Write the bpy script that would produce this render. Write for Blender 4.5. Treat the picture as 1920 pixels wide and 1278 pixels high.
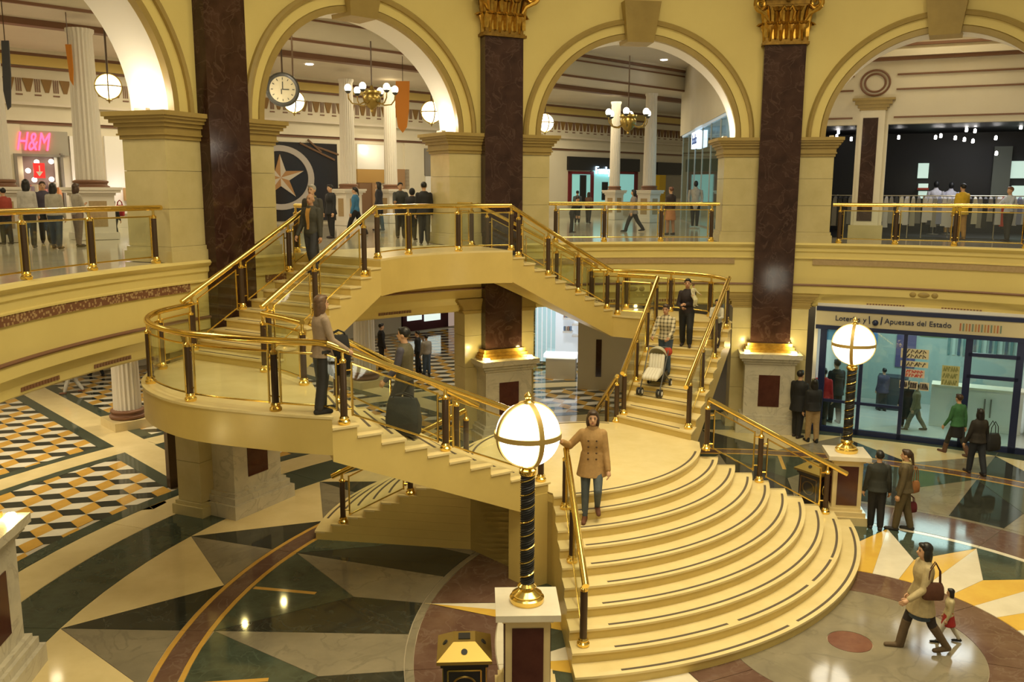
import bpy, math, random
from mathutils import Vector, Matrix
random.seed(7)
for _o in list(bpy.data.objects): bpy.data.objects.remove(_o)
scene = bpy.context.scene
C = scene.collection
R_ = math.radians

# ------------------------------------------------------------------ camera
FPX, PITCH, ROLL, EYE = 1660.0, R_(9.6), R_(0.2), 7.0
cam_d = bpy.data.cameras.new('camera'); cam_d.sensor_width = 36; cam_d.lens = 36 * FPX / 1920
cam_d.clip_start = 0.05; cam_d.clip_end = 300
cam = bpy.data.objects.new('camera', cam_d); C.objects.link(cam)
_f = Vector((0, math.cos(PITCH), -math.sin(PITCH))); _u = Vector((0, math.sin(PITCH), math.cos(PITCH))); _r = Vector((1, 0, 0))
_x = _r * math.cos(ROLL) + _u * math.sin(ROLL); _y = -_r * math.sin(ROLL) + _u * math.cos(ROLL)
cam.matrix_world = Matrix(((_x.x, _y.x, -_f.x, 0), (_x.y, _y.y, -_f.y, 0), (_x.z, _y.z, -_f.z, EYE), (0, 0, 0, 1)))
scene.camera = cam

# ------------------------------------------------------------------ world, lights, exposure
scene.view_settings.view_transform = 'Standard'; scene.view_settings.look = 'None'
scene.view_settings.gamma = 1.0; scene.view_settings.use_curve_mapping = False
scene.view_settings.exposure = 0.42
world = bpy.data.worlds.new('hall_air'); scene.world = world; world.use_nodes = True
_bg = world.node_tree.nodes['Background']; _bg.inputs[0].default_value = (1.0, 0.84, 0.50, 1); _bg.inputs[1].default_value = 0.26

WARM = (1.0, 0.84, 0.50); SOFT = (1.0, 0.85, 0.56); WHITE = (1.0, 0.92, 0.80)
def area_light(name, loc, size, energy, color, rot=(0, 0, 0), size_y=None, spread=None):
    l = bpy.data.lights.new(name, 'AREA'); l.energy = energy; l.color = color; l.size = size
    if size_y: l.shape = 'RECTANGLE'; l.size_y = size_y
    else: l.shape = 'DISK'
    if spread: l.spread = spread
    o = bpy.data.objects.new(name, l); C.objects.link(o); o.location = loc; o.rotation_euler = rot
    return o
def point_light(name, loc, energy, color, r=0.06):
    l = bpy.data.lights.new(name, 'POINT'); l.energy = energy; l.color = color; l.shadow_soft_size = r
    o = bpy.data.objects.new(name, l); C.objects.link(o); o.location = loc
    return o
def spot_light(name, loc, target, energy, color, deg=60, blend=0.6, r=0.08):
    l = bpy.data.lights.new(name, 'SPOT'); l.energy = energy; l.color = color; l.shadow_soft_size = r
    l.spot_size = R_(deg); l.spot_blend = blend
    o = bpy.data.objects.new(name, l); C.objects.link(o); o.location = loc
    d = Vector(target) - Vector(loc); o.rotation_euler = d.to_track_quat('-Z', 'Y').to_euler()
    return o

OX, OY = 5.36, 13.02                      # centre of the rotunda
AX = R_(133.5)                            # axis of the staircase
def pol(r, deg, z=None):
    a = R_(deg); p = (OX + r * math.cos(a), OY + r * math.sin(a))
    return p if z is None else (p[0], p[1], z)
def st(s, t, z=None):                     # along the stair axis, across it
    p = (OX + s * math.cos(AX) + t * math.sin(AX), OY + s * math.sin(AX) - t * math.cos(AX))
    return p if z is None else (p[0], p[1], z)
def at(x, y, Y):                          # a point of the photograph at depth Y, as a place in the hall
    u0, v0 = (x - 960) / FPX, (639 - y) / FPX
    u = u0 * math.cos(ROLL) - v0 * math.sin(ROLL); v = u0 * math.sin(ROLL) + v0 * math.cos(ROLL)
    d = _r * u + _f + _u * v; k = Y / d.y
    return Vector((d.x * k, Y, EYE + d.z * k))
def on(x, y, z):                          # a point of the photograph standing at height z
    u0, v0 = (x - 960) / FPX, (639 - y) / FPX
    u = u0 * math.cos(ROLL) - v0 * math.sin(ROLL); v = u0 * math.sin(ROLL) + v0 * math.cos(ROLL)
    d = _r * u + _f + _u * v; k = (z - EYE) / d.z
    return Vector((d.x * k, d.y * k, z))

Z1, Z2L, ZU = 1.734, 3.642, 5.55          # first landing, side landings, upper floor
RIS = 0.1734
COLS = [187.3, 151.5, 115.7, 80.0, 44.2]
RW0, RW1 = 13.2, 14.3                     # arch wall: front and back radius
HP = 6.6                                  # half the angle of a pier

area_light('overhead_fill', (OX, OY, 19.0), 10.0, 1150, WARM, spread=R_(125))  # added overhead fill, no real luminaire; spread keeps it off the upper walls
area_light('front_fill', (0.5, 4.0, 15.0), 5.0, 620, WARM, (R_(28), 0, R_(-15)))  # added fill from the front, brightening risers and walls
for k_ in range(6):                                # added spots overhead, put in to brighten the stairs
    a_ = 20 + 60 * k_; p_ = pol(6.5, a_, 17.5); q_ = st(5.0 + 1.5 * math.cos(k_), 2.0 * math.sin(k_ * 2.1), 1.0)
    spot_light('stair_fill_spot', p_, q_, 150, (1.0, 0.85, 0.55), 42, 0.9, 0.25)
for c_ in COLS[:4]:                                # spotlights on the dome rim, aimed at the spandrels
    for da_ in (-9.5, 9.5):
        spot_light('spandrel_spot', pol(5.5, c_ + da_ * 3, 16.5), pol(13.2, c_ + da_ * 0.75, 10.9), 300, (1.0, 0.84, 0.46), 30, 0.55, 0.2)
for s_, t_, e_ in ((25.5, -9, 260), (25.5, 1, 260), (25.5, 11, 260), (25.5, 22, 260)):
    area_light('corridor_light_upper', st(s_, t_, 11.6), 5.0, e_, SOFT)
for r_, a_, e_ in ((17.0, 169, 150), (17.0, 133, 150), (17.0, 98, 130), (15.6, 62, 36)):
    area_light('gallery_light_upper', pol(r_, a_, 12.5), 3.0, e_ * 1.35, SOFT)
for s_, t_, e_ in ((17, -7, 260), (17, -10.5, 260), (20, -7, 260), (21, -2, 220), (24, -7, 220), (23, 2, 150), (18, 1.5, 120), (20, 8, 130), (25, 8, 150), (17, 9, 120), (25, 18, 150), (25, -5, 150)):
    spot_light('ground_downlight', st(s_, t_, 5.15), st(s_, t_, 0), e_ * 1.7, SOFT, 130, 0.8, 0.13)

# ------------------------------------------------------------------ mesh helpers
class MB:
    def __init__(s): s.v = []; s.f = []
    def add(s, v, f):
        n = len(s.v); s.v += [tuple(p) for p in v]; s.f += [tuple(i + n for i in q) for q in f]; return s
    def box(s, c, d, rz=0.0, M=None):
        x, y, z = d[0] / 2, d[1] / 2, d[2] / 2; cz, sz = math.cos(rz), math.sin(rz)
        v = []
        for a, b, e in ((-x, -y, -z), (x, -y, -z), (x, y, -z), (-x, y, -z), (-x, -y, z), (x, -y, z), (x, y, z), (-x, y, z)):
            p = Vector((c[0] + a * cz - b * sz, c[1] + a * sz + b * cz, c[2] + e))
            v.append(M @ p if M else p)
        return s.add(v, [(3, 2, 1, 0), (4, 5, 6, 7), (0, 1, 5, 4), (1, 2, 6, 5), (2, 3, 7, 6), (3, 0, 4, 7)])
    def prism(s, poly, z0, z1):
        a = sum(poly[i][0] * poly[(i + 1) % len(poly)][1] - poly[(i + 1) % len(poly)][0] * poly[i][1] for i in range(len(poly)))
        if a < 0: poly = poly[::-1]
        n = len(poly)
        zb = z0 if hasattr(z0, '__len__') else [z0] * n; zt = z1 if hasattr(z1, '__len__') else [z1] * n
        v = [(p[0], p[1], zb[i]) for i, p in enumerate(poly)] + [(p[0], p[1], zt[i]) for i, p in enumerate(poly)]
        f = [tuple(range(n - 1, -1, -1)), tuple(range(n, 2 * n))] + [(i, (i + 1) % n, n + (i + 1) % n, n + i) for i in range(n)]
        return s.add(v, f)
    def tube(s, pts, r, n=8, caps=True):
        pts = [Vector(p) for p in pts]; m = len(pts); rr = r if hasattr(r, '__len__') else [r] * m
        v = []; prev = None
        for i, p in enumerate(pts):
            t = (pts[min(i + 1, m - 1)] - pts[max(i - 1, 0)]).normalized()
            if prev is None:
                a = Vector((0, 0, 1)) if abs(t.z) < 0.9 else Vector((1, 0, 0)); a = (a - t * a.dot(t)).normalized()
            else:
                a = prev - t * prev.dot(t); a = a.normalized() if a.length > 1e-6 else Vector((1, 0, 0))
            prev = a; b = t.cross(a)
            for k in range(n):
                q = 2 * math.pi * k / n; v.append(p + (a * math.cos(q) + b * math.sin(q)) * rr[i])
        f = [(i * n + k, i * n + (k + 1) % n, (i + 1) * n + (k + 1) % n, (i + 1) * n + k) for i in range(m - 1) for k in range(n)]
        if caps: f += [tuple(range(n - 1, -1, -1)), tuple((m - 1) * n + k for k in range(n))]
        return s.add(v, f)
    def lathe(s, prof, c=(0, 0, 0), n=24, flute=0.0, nf=20):
        v = []; m = len(prof)
        for r, z in prof:
            for k in range(n):
                q = 2 * math.pi * k / n; rr = r * (1 - flute * (0.5 + 0.5 * math.cos(nf * q))) if flute else r
                v.append((c[0] + rr * math.cos(q), c[1] + rr * math.sin(q), c[2] + z))
        f = [(i * n + k, i * n + (k + 1) % n, (i + 1) * n + (k + 1) % n, (i + 1) * n + k) for i in range(m - 1) for k in range(n)]
        f += [tuple(range(n - 1, -1, -1)), tuple((m - 1) * n + k for k in range(n))]
        return s.add(v, f)
    def sphere(s, c, r, n=12, m=8, M=None):
        r = r if hasattr(r, '__len__') else (r, r, r); v = []; f = []
        for i in range(1, m):
            p = math.pi * i / m
            for k in range(n):
                q = 2 * math.pi * k / n
                v.append(Vector((r[0] * math.sin(p) * math.cos(q), r[1] * math.sin(p) * math.sin(q), r[2] * math.cos(p))))
        v += [Vector((0, 0, r[2])), Vector((0, 0, -r[2]))]
        if M: v = [M @ p for p in v]
        v = [p + Vector(c) for p in v]
        for i in range(m - 2):
            for k in range(n): f.append((i * n + k, (i + 1) * n + k, (i + 1) * n + (k + 1) % n, i * n + (k + 1) % n))
        a, b = len(v) - 2, len(v) - 1
        for k in range(n): f.append((a, k, (k + 1) % n)); f.append((b, (m - 2) * n + (k + 1) % n, (m - 2) * n + k))
        return s.add(v, f)
    def sector(s, r0, r1, a0, a1, z0, z1, n=None):      # solid piece of a ring round the rotunda centre
        n = n or max(1, int(abs(a1 - a0) / 2.0)); A = [a0 + (a1 - a0) * i / n for i in range(n + 1)]
        v = []
        for a in A:
            for r, z in ((r0, z0), (r1, z0), (r1, z1), (r0, z1)): v.append(pol(r, a, z))
        f = []
        for i in range(n):
            p, q = 4 * i, 4 * (i + 1)
            for k in range(4): f.append((p + k, p + (k + 1) % 4, q + (k + 1) % 4, q + k))
        f += [(3, 2, 1, 0), (4 * n, 4 * n + 1, 4 * n + 2, 4 * n + 3)]
        if a1 < a0: f = [q[::-1] for q in f]
        return s.add(v, [q[::-1] for q in f])
    def ringsweep(s, prof, a0, a1, n=None, closed=True):
        n = n or max(2, int(abs(a1 - a0) / 1.5)); m = len(prof); v = []
        for i in range(n + 1):
            a = a0 + (a1 - a0) * i / n
            for r, z in prof: v.append(pol(r, a, z))
        f = []
        for i in range(n):
            for k in range(m if closed else m - 1):
                f.append((i * m + k, i * m + (k + 1) % m, (i + 1) * m + (k + 1) % m, (i + 1) * m + k))
        if closed: f += [tuple(range(m - 1, -1, -1)), tuple(n * m + k for k in range(m))]
        return s.add(v, f)
    def mesh(s, name, mat, smooth=False, off=None):
        me = bpy.data.meshes.new(name)
        v = s.v if off is None else [(p[0] - off[0], p[1] - off[1], p[2] - off[2]) for p in s.v]
        me.from_pydata(v, [], s.f); me.update()
        import bmesh
        bm = bmesh.new(); bm.from_mesh(me); bmesh.ops.recalc_face_normals(bm, faces=bm.faces); bm.to_mesh(me); bm.free()
        for m_ in (mat if isinstance(mat, (list, tuple)) else [mat]): me.materials.append(m_)
        if smooth:
            me.shade_smooth(); me.set_sharp_from_angle(angle=R_(40))
        return me
    def build(s, name, mat, parent=None, smooth=False, local=False):
        off = None if (local or parent is None) else wloc(parent)
        return link(name, s.mesh(name, mat, smooth, off), parent)
def wloc(o):
    p = Vector((0, 0, 0))
    while o: p += o.location; o = o.parent
    return p
def link(name, data, parent=None, loc=None):
    o = bpy.data.objects.new(name, data); C.objects.link(o)
    if parent: o.parent = parent
    if loc is not None: o.location = loc
    return o
def tag(o, label=None, cat=None, group=None, kind=None):
    if label: o['label'] = label
    if cat: o['category'] = cat
    if group: o['group'] = group
    if kind: o['kind'] = kind
    return o
def thing(name, label, cat, loc=(0, 0, 0), rz=0.0, group=None):
    o = link(name, None); o.location = loc; o.rotation_euler = (0, 0, rz); o.empty_display_size = 0.2
    return tag(o, label, cat, group)
def struct(o, label=None):
    o['kind'] = 'structure'
    if label: o['label'] = label
    return o
def copy_tree(o, parent=None):
    c = o.copy(); C.objects.link(c); c.parent = parent
    for ch in o.children: copy_tree(ch, c)
    return c

# ------------------------------------------------------------------ materials
def mat(name, col, rough=0.5, metal=0.0, col2=None, scale=4.0, detail=6.0, veins=None, vscale=2.0, bump=0.0, bscale=30.0, emit=None, estr=0.0, coat=0.0, spec=0.5):
    m = bpy.data.materials.new(name); m.use_nodes = True; nt = m.node_tree; N = nt.nodes; L = nt.links
    b = N['Principled BSDF']; b.inputs['Roughness'].default_value = rough; b.inputs['Metallic'].default_value = metal
    b.inputs['Base Color'].default_value = (*col, 1); b.inputs['Coat Weight'].default_value = coat; b.inputs['Specular IOR Level'].default_value = spec
    tc = None
    if col2 or veins or bump:
        tc = N.new('ShaderNodeTexCoord')
    last = None
    if col2:
        n = N.new('ShaderNodeTexNoise'); n.inputs['Scale'].default_value = scale; n.inputs['Detail'].default_value = detail; n.inputs['Roughness'].default_value = 0.6
        L.new(tc.outputs['Object'], n.inputs['Vector'])
        rp = N.new('ShaderNodeValToRGB'); rp.color_ramp.elements[0].position = 0.35; rp.color_ramp.elements[1].position = 0.68
        rp.color_ramp.elements[0].color = (*col, 1); rp.color_ramp.elements[1].color = (*col2, 1)
        L.new(n.outputs['Fac'], rp.inputs['Fac']); last = rp.outputs['Color']
    if veins:
        n2 = N.new('ShaderNodeTexNoise'); n2.inputs['Scale'].default_value = vscale; n2.inputs['Detail'].default_value = 8; n2.inputs['Distortion'].default_value = 1.2
        L.new(tc.outputs['Object'], n2.inputs['Vector'])
        r2 = N.new('ShaderNodeValToRGB'); e = r2.color_ramp.elements
        e[0].position = 0.475; e[0].color = (0, 0, 0, 1); e[1].position = 0.5; e[1].color = (1, 1, 1, 1); k = e.new(0.525); k.color = (0, 0, 0, 1)
        L.new(n2.outputs['Fac'], r2.inputs['Fac'])
        mx = N.new('ShaderNodeMix'); mx.data_type = 'RGBA'; L.new(r2.outputs['Color'], mx.inputs[0])
        if last: L.new(last, mx.inputs[6])
        else: mx.inputs[6].default_value = (*col, 1)
        mx.inputs[7].default_value = (*veins, 1); last = mx.outputs[2]
    if last: L.new(last, b.inputs['Base Color'])
    if bump:
        n3 = N.new('ShaderNodeTexNoise'); n3.inputs['Scale'].default_value = bscale; n3.inputs['Detail'].default_value = 4
        L.new(tc.outputs['Object'], n3.inputs['Vector'])
        bp = N.new('ShaderNodeBump'); bp.inputs['Strength'].default_value = bump; bp.inputs['Distance'].default_value = 0.02
        L.new(n3.outputs['Fac'], bp.inputs['Height']); L.new(bp.outputs['Normal'], b.inputs['Normal'])
    if emit: b.inputs['Emission Color'].default_value = (*emit, 1); b.inputs['Emission Strength'].default_value = estr
    return m
def glass_mat(name, tint=(0.95, 0.98, 0.955), gloss=0.13):
    m = bpy.data.materials.new(name); m.use_nodes = True; nt = m.node_tree; N = nt.nodes; L = nt.links
    N.remove(N['Principled BSDF']); out = N['Material Output']
    t = N.new('ShaderNodeBsdfTransparent'); t.inputs[0].default_value = (*tint, 1)
    g = N.new('ShaderNodeBsdfGlossy'); g.inputs['Roughness'].default_value = 0.03; g.inputs[0].default_value = (1, 1, 1, 1)
    lw = N.new('ShaderNodeLayerWeight'); pw = N.new('ShaderNodeMath'); pw.operation = 'POWER'; pw.inputs[1].default_value = 4.0; L.new(lw.outputs['Facing'], pw.inputs[0])
    ad = N.new('ShaderNodeMath'); ad.operation = 'MULTIPLY_ADD'; ad.inputs[1].default_value = 0.6; ad.inputs[2].default_value = gloss * 0.25
    L.new(pw.outputs[0], ad.inputs[0]); mx = N.new('ShaderNodeMixShader')
    L.new(ad.outputs[0], mx.inputs[0]); L.new(t.outputs[0], mx.inputs[1]); L.new(g.outputs[0], mx.inputs[2]); L.new(mx.outputs[0], out.inputs[0])
    return m
M = {}
M['cream_wall'] = mat('cream_wall_paint', (0.70, 0.57, 0.21), 0.55, col2=(0.66, 0.53, 0.19), scale=0.6)
M['pier_marble'] = mat('cream_pier_marble', (0.58, 0.49, 0.25), 0.22, col2=(0.50, 0.42, 0.20), scale=1.6)
M['ped_marble'] = mat('pale_pedestal_marble', (0.60, 0.55, 0.42), 0.25, col2=(0.46, 0.42, 0.33), scale=1.8, veins=(0.44, 0.40, 0.31), vscale=1.3)
M['stair_marble'] = mat('honey_stair_marble', (0.66, 0.50, 0.165), 0.28, col2=(0.60, 0.45, 0.145), scale=1.3)
M['tread_marble'] = mat('pale_tread_marble', (0.76, 0.63, 0.33), 0.25, col2=(0.70, 0.57, 0.28), scale=2.0)
M['gold_trim'] = mat('dull_gold_paint', (0.36, 0.255, 0.075), 0.45, col2=(0.32, 0.225, 0.065), scale=3)
M['intrados'] = mat('white_arch_soffit', (0.80, 0.76, 0.68), 0.5)
M['brown_marble'] = mat('dark_red_brown_marble', (0.030, 0.013, 0.009), 0.12, col2=(0.058, 0.027, 0.019), scale=2.2, detail=9, veins=(0.075, 0.04, 0.03), vscale=1.7, spec=0.35)
M['plaque'] = mat('maroon_marble_plaque', (0.060, 0.018, 0.014), 0.15, col2=(0.085, 0.028, 0.02), scale=4)
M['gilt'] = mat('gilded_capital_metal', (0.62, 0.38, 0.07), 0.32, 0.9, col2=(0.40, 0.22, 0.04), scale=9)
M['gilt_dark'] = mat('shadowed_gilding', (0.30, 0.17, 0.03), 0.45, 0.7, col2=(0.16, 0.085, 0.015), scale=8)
M['brass'] = mat('polished_brass', (0.86, 0.62, 0.17), 0.16, 1.0)
M['brass_dark'] = mat('aged_brass', (0.42, 0.30, 0.09), 0.3, 1.0)
M['bronze'] = mat('dark_bronze_post', (0.075, 0.045, 0.026), 0.3, 0.35)
M['strip'] = mat('dark_grip_strip', (0.10, 0.075, 0.05), 0.7)
M['glass'] = glass_mat('balustrade_glass')
M['shop_glass'] = glass_mat('shop_window_glass', (0.80, 0.93, 0.93), 0.2)
M['white_col'] = mat('white_fluted_plaster', (0.74, 0.69, 0.60), 0.45)
M['plaster'] = mat('gallery_plaster', (0.72, 0.66, 0.52), 0.55, col2=(0.68, 0.62, 0.48), scale=0.8)
M['plaster2'] = mat('gallery_ceiling_plaster', (0.70, 0.63, 0.52), 0.6, col2=(0.66, 0.59, 0.48), scale=0.7)
M['redline'] = mat('brown_red_moulding', (0.20, 0.095, 0.05), 0.5)
M['bandbrown'] = mat('tan_frieze_band', (0.42, 0.30, 0.15), 0.5, col2=(0.36, 0.25, 0.12), scale=14)
M['cove'] = mat('yellow_cove_paint', (0.72, 0.55, 0.18), 0.55)
# floor marbles
FL = dict(rough=0.14)
M['f_cream'] = mat('floor_cream_marble', (0.76, 0.62, 0.33), 0.08, col2=(0.66, 0.53, 0.27), scale=1.1)
M['f_grey'] = mat('floor_grey_marble', (0.27, 0.235, 0.165), 0.08, col2=(0.20, 0.175, 0.125), scale=1.2, veins=(0.20, 0.175, 0.125), vscale=0.9)
M['f_green'] = mat('floor_green_marble', (0.042, 0.056, 0.040), 0.07, col2=(0.07, 0.09, 0.066), scale=2.2, veins=(0.065, 0.085, 0.065), vscale=1.8)
M['f_black'] = mat('floor_black_marble', (0.026, 0.028, 0.022), 0.06, col2=(0.040, 0.044, 0.036), scale=2.4, veins=(0.05, 0.055, 0.045), vscale=1.6)
M['f_brown'] = mat('floor_brown_marble', (0.115, 0.062, 0.045), 0.09, col2=(0.16, 0.095, 0.07), scale=2.2, veins=(0.17, 0.11, 0.085), vscale=1.6)
M['f_red'] = mat('floor_red_marble', (0.20, 0.085, 0.055), 0.13, col2=(0.15, 0.06, 0.04), scale=5)
M['f_ochre'] = mat('floor_ochre_marble', (0.62, 0.36, 0.075), 0.09, col2=(0.54, 0.31, 0.06), scale=2.5)
M['f_yellow'] = mat('floor_yellow_marble', (0.74, 0.49, 0.09), 0.14, col2=(0.66, 0.40, 0.07), scale=1.5)
M['f_white'] = mat('floor_white_marble', (0.78, 0.72, 0.58), 0.08, col2=(0.68, 0.62, 0.49), scale=1.8)
M['f_upper'] = mat('upper_floor_marble', (0.48, 0.43, 0.33), 0.12, col2=(0.36, 0.33, 0.26), scale=0.5)
M['grout'] = mat('floor_joint_mortar', (0.40, 0.34, 0.24), 0.6)
M['black'] = mat('matt_black', (0.012, 0.012, 0.013), 0.5)
M['navy'] = mat('navy_window_frame', (0.012, 0.02, 0.07), 0.35)
M['white'] = mat('clean_white_panel', (0.82, 0.80, 0.76), 0.45)
M['bulb'] = mat('frosted_lamp_glass', (1, 0.97, 0.9), 0.3, emit=(1.0, 0.93, 0.74), estr=5.0)
M['bulb2'] = mat('lit_lantern_glass', (1, 0.97, 0.85), 0.3, emit=(1.0, 0.95, 0.72), estr=4.0)
M['down'] = mat('downlight_lens', (1, 1, 1), 0.3, emit=(1.0, 0.94, 0.88), estr=14.0)
M['fixture'] = mat('fixture_metal', (0.5, 0.45, 0.35), 0.4, 0.8)
def flat(name, c, r=0.6): 
    if name not in M: M[name] = mat(name, c, r)
    return M[name]
def lit(name, c, s):
    if name not in M: M[name] = mat(name, c, 0.5, emit=c, estr=s)
    return M[name]
# ================================================================== THE SETTING
def arc(r, a0, a1, n=None):
    n = n or max(1, int(math.ceil(abs(a1 - a0) / 3.0)))
    return [(r, a0 + (a1 - a0) * i / n) for i in range(n + 1)]
def fpiece(name, m, pts, parent, zt=0.0, gap=0.006):
    xy = [pol(r, a) for r, a in pts]
    cx = sum(p[0] for p in xy) / len(xy); cy = sum(p[1] for p in xy) / len(xy)
    q = []
    for x, y in xy:
        d = math.hypot(x - cx, y - cy); k = max(0.0, 1 - gap / d) if d > 0.02 else 1
        q.append((cx + (x - cx) * k, cy + (y - cy) * k))
    return MB().prism(q, zt - 0.03, zt).build(name, m, parent)

floor = MB().prism([(-45, -3), (40, -3), (40, 75), (-45, 75)], -0.25, -0.012).build('floor', M['grout'])
struct(floor, 'inlaid marble floor of the rotunda and the aisles around it')
# medallion in the middle
fpiece('medallion_disc', M['f_red'], arc(0.34, 0, 354), floor)
MB().sector(0.345, 1.945, 0, 360, -0.03, 0.0, 90).build('medallion_field', M['f_grey'], floor)
for i in range(8):
    a = 25.5 + 45 * i
    fpiece('ring_segment', M['f_brown'], arc(1.95, a, a + 45) + arc(2.88, a + 45, a), floor)
for i in range(20):                                # the star with its yellow and white halves
    a = 43.5 + 18 * i; long = (i % 5 == 2)
    tip = 6.98 if long else 5.42
    fpiece('star_point', M['f_yellow'], [(tip, a), (4.0, a + 9)] + arc(2.89, a + 9, a), floor)
    fpiece('star_point', M['f_white'], [(tip, a)] + arc(2.89, a, a - 9) + [(4.0, a - 9)], floor)
    lo = long or False; nx = ((i + 1) % 5 == 2)
    def cut(r, x, side):                            # where a long point crosses a circle
        # edge from (4, a+-9) to (6.98, a)
        best = 0
        for k in range(200):
            q = k / 199; p0 = (4.0 * math.cos(R_(9)), 4.0 * math.sin(R_(9))); p = (p0[0] + (6.98 - p0[0]) * q, p0[1] * (1 - q))
            if math.hypot(*p) <= r: best = math.degrees(math.atan2(p[1], p[0]))
        return best
    c1 = cut(5.46, a, 1) if long else 0.0; c2 = cut(5.46, a, -1) if nx else 0.0
    fpiece('star_field', M['f_green'], [(4.0, a + 9)] + ([] if long else [(5.42, a)]) + arc(5.46, a + c1, a + 18 - c2) + ([] if nx else [(5.42, a + 18)]), floor)
    c1 = cut(5.54, a, 1) if long else 0.0; c2 = cut(5.54, a, 1) if nx else 0.0
    fpiece('ring_segment', M['f_white'], arc(5.465, a + c1, a + 18 - c2) + arc(5.60, a + 18 - c2, a + c1), floor)
    c1 = cut(5.7, a, 1) if long else 0.0; c2 = cut(5.7, a, 1) if nx else 0.0
    fpiece('ring_segment', M['f_brown'], arc(5.61, a + c1, a + 18 - c2) + arc(6.86, a + 18, a), floor)
    fpiece('ring_segment', M['f_grey'], arc(6.865, a, a + 18) + arc(6.99, a + 18, a), floor)
for i in range(20):                                # kites between the brown rings
    a = 52.5 + 18 * i
    fpiece('kite_half', M['f_grey'], [(10.14, a)] + arc(7.0, a, a + 9) + [(8.25, a + 9)], floor)
    fpiece('kite_half', M['f_black'], [(10.14, a), (8.25, a - 9)] + arc(7.0, a - 9, a), floor)
    fpiece('kite_field', M['f_green'], [(8.25, a + 9)] + [(10.14, a)] + arc(10.16, a, a + 18)[1:], floor)
    fpiece('gold_inlay', M['f_ochre'], [(8.95, a + 8.7), (10.13, a + 8.73), (10.13, a + 9.27), (8.95, a + 9.3)], floor, 0.003)
    fpiece('ring_segment', M['f_ochre'], arc(10.165, a, a + 18) + arc(10.25, a + 18, a), floor)
    fpiece('ring_segment', M['f_brown'], arc(10.255, a, a + 18) + arc(10.60, a + 18, a), floor)
    fpiece('ring_segment', M['f_ochre'], arc(10.605, a, a + 18) + arc(10.69, a + 18, a), floor)
for i in range(-1, 10):                            # triangles of the outer ring
    a = 34.5 + 18 * i
    fpiece('triangle_half', M['f_black'], [(12.65, a)] + arc(10.70, a, a - 9), floor)
    fpiece('triangle_half', M['f_grey'], [(12.65, a)] + arc(10.70, a + 9, a), floor)
    fpiece('triangle', M['f_cream'], [(10.70, a + 9)] + arc(12.66, a + 18, a), floor)
    fpiece('ring_segment', M['f_green'], arc(12.67, a, a + 18) + arc(13.85, a + 18, a), floor)
    fpiece('ring_segment', M['f_cream'], arc(13.86, a, a + 18) + arc(14.72, a + 18, a), floor)
    fpiece('ring_segment', M['f_green'], arc(14.73, a, a + 18) + arc(15.08, a + 18, a), floor, 0.004)
# strips that frame the tiled fields of the aisles
def strip(name, m, p, q, w, zt):
    d = (Vector(q) - Vector(p)).normalized(); n = Vector((-d.y, d.x)) * w / 2
    MB().prism([tuple(Vector(p) + n), tuple(Vector(q) + n), tuple(Vector(q) - n), tuple(Vector(p) - n)], zt - 0.03, zt).build(name, m, floor)
for t0, s0 in ((-4.1, 14.6), (4.9, 14.6)):
    strip('border_strip', M['f_green'], st(s0, t0 - 0.62), st(29.4, t0 - 0.62), 0.36, 0.004)
    strip('border_strip', M['f_green'], st(s0, t0 + 0.62), st(29.4, t0 + 0.62), 0.36, 0.004)
    strip('border_strip', M['f_cream'], st(s0, t0), st(29.4, t0), 0.88, 0.006)
for i in range(6):
    a = 92 + 17.5 * i
    fpiece('border_strip', M['f_green'], arc(18.45, a, a + 17.5) + arc(18.75, a + 17.5, a), floor, 0.0045)
    fpiece('border_strip', M['f_cream'], arc(18.76, a, a + 17.5) + arc(19.5, a + 17.5, a), floor, 0.005)
    fpiece('border_strip', M['f_green'], arc(19.51, a, a + 17.5) + arc(19.8, a + 17.5, a), floor, 0.0045)
# rhombus tiles
TE = 0.46; H3 = TE * math.sqrt(3) / 2; TA = AX - math.pi / 2; tc_, ts_ = math.cos(TA), math.sin(TA)
def rot2(x, y): return (x * tc_ - y * ts_, x * ts_ + y * tc_)
RH = {'f_white': [(0, 0), (H3, TE / 2), (0, TE), (-H3, TE / 2)], 'f_black': [(0, 0), (-H3, TE / 2), (-H3, -TE / 2), (0, -TE)], 'f_ochre': [(0, 0), (0, -TE), (H3, -TE / 2), (H3, TE / 2)]}
rh_me = {}
for k, p in RH.items():
    cx = sum(x for x, y in p) / 4; cy = sum(y for x, y in p) / 4
    rh_me[k] = MB().prism([rot2(cx + (x - cx) * 0.985, cy + (y - cy) * 0.985) for x, y in p], -0.03, 0.0).mesh('rhombus_tile', M[k])
tiles = []; tb = st(15.2, -3.3)
for j in range(-12, 24):
    for i in range(-26, 34):
        du, dv = rot2(2 * H3 * (i + (j % 2) / 2.0), 1.5 * TE * j); x, y = tb[0] + du, tb[1] + dv
        dx, dy = x - OX, y - OY; r = math.hypot(dx, dy); s = dx * math.cos(AX) + dy * math.sin(AX); t = dx * math.sin(AX) - dy * math.cos(AX)
        if not (14.9 < r and s < 29.2 and (r < 18.7 or r > 19.4)): continue
        if abs(t + 4.1) < 0.5 or abs(t - 4.9) < 0.5: continue
        if y < abs(x) * 1.5 - 2.5 or x > 6 or y < 13: continue
        for k in RH: tiles.append((math.hypot(x, y) + (0 if x < -5 else 12), x, y, k))
tiles.sort(key=lambda q: q[0])
for d, x, y, k in tiles[:300]: link('rhombus_tile', rh_me[k], floor, (x, y, 0))
rest = MB(); mi = []; KM = list(RH)
for d, x, y, k in tiles[300:]:
    rest.add([(x + rot2(a, b)[0], y + rot2(a, b)[1], 0.0) for a, b in RH[k]], [(0, 1, 2, 3)]); mi.append(KM.index(k))
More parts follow.
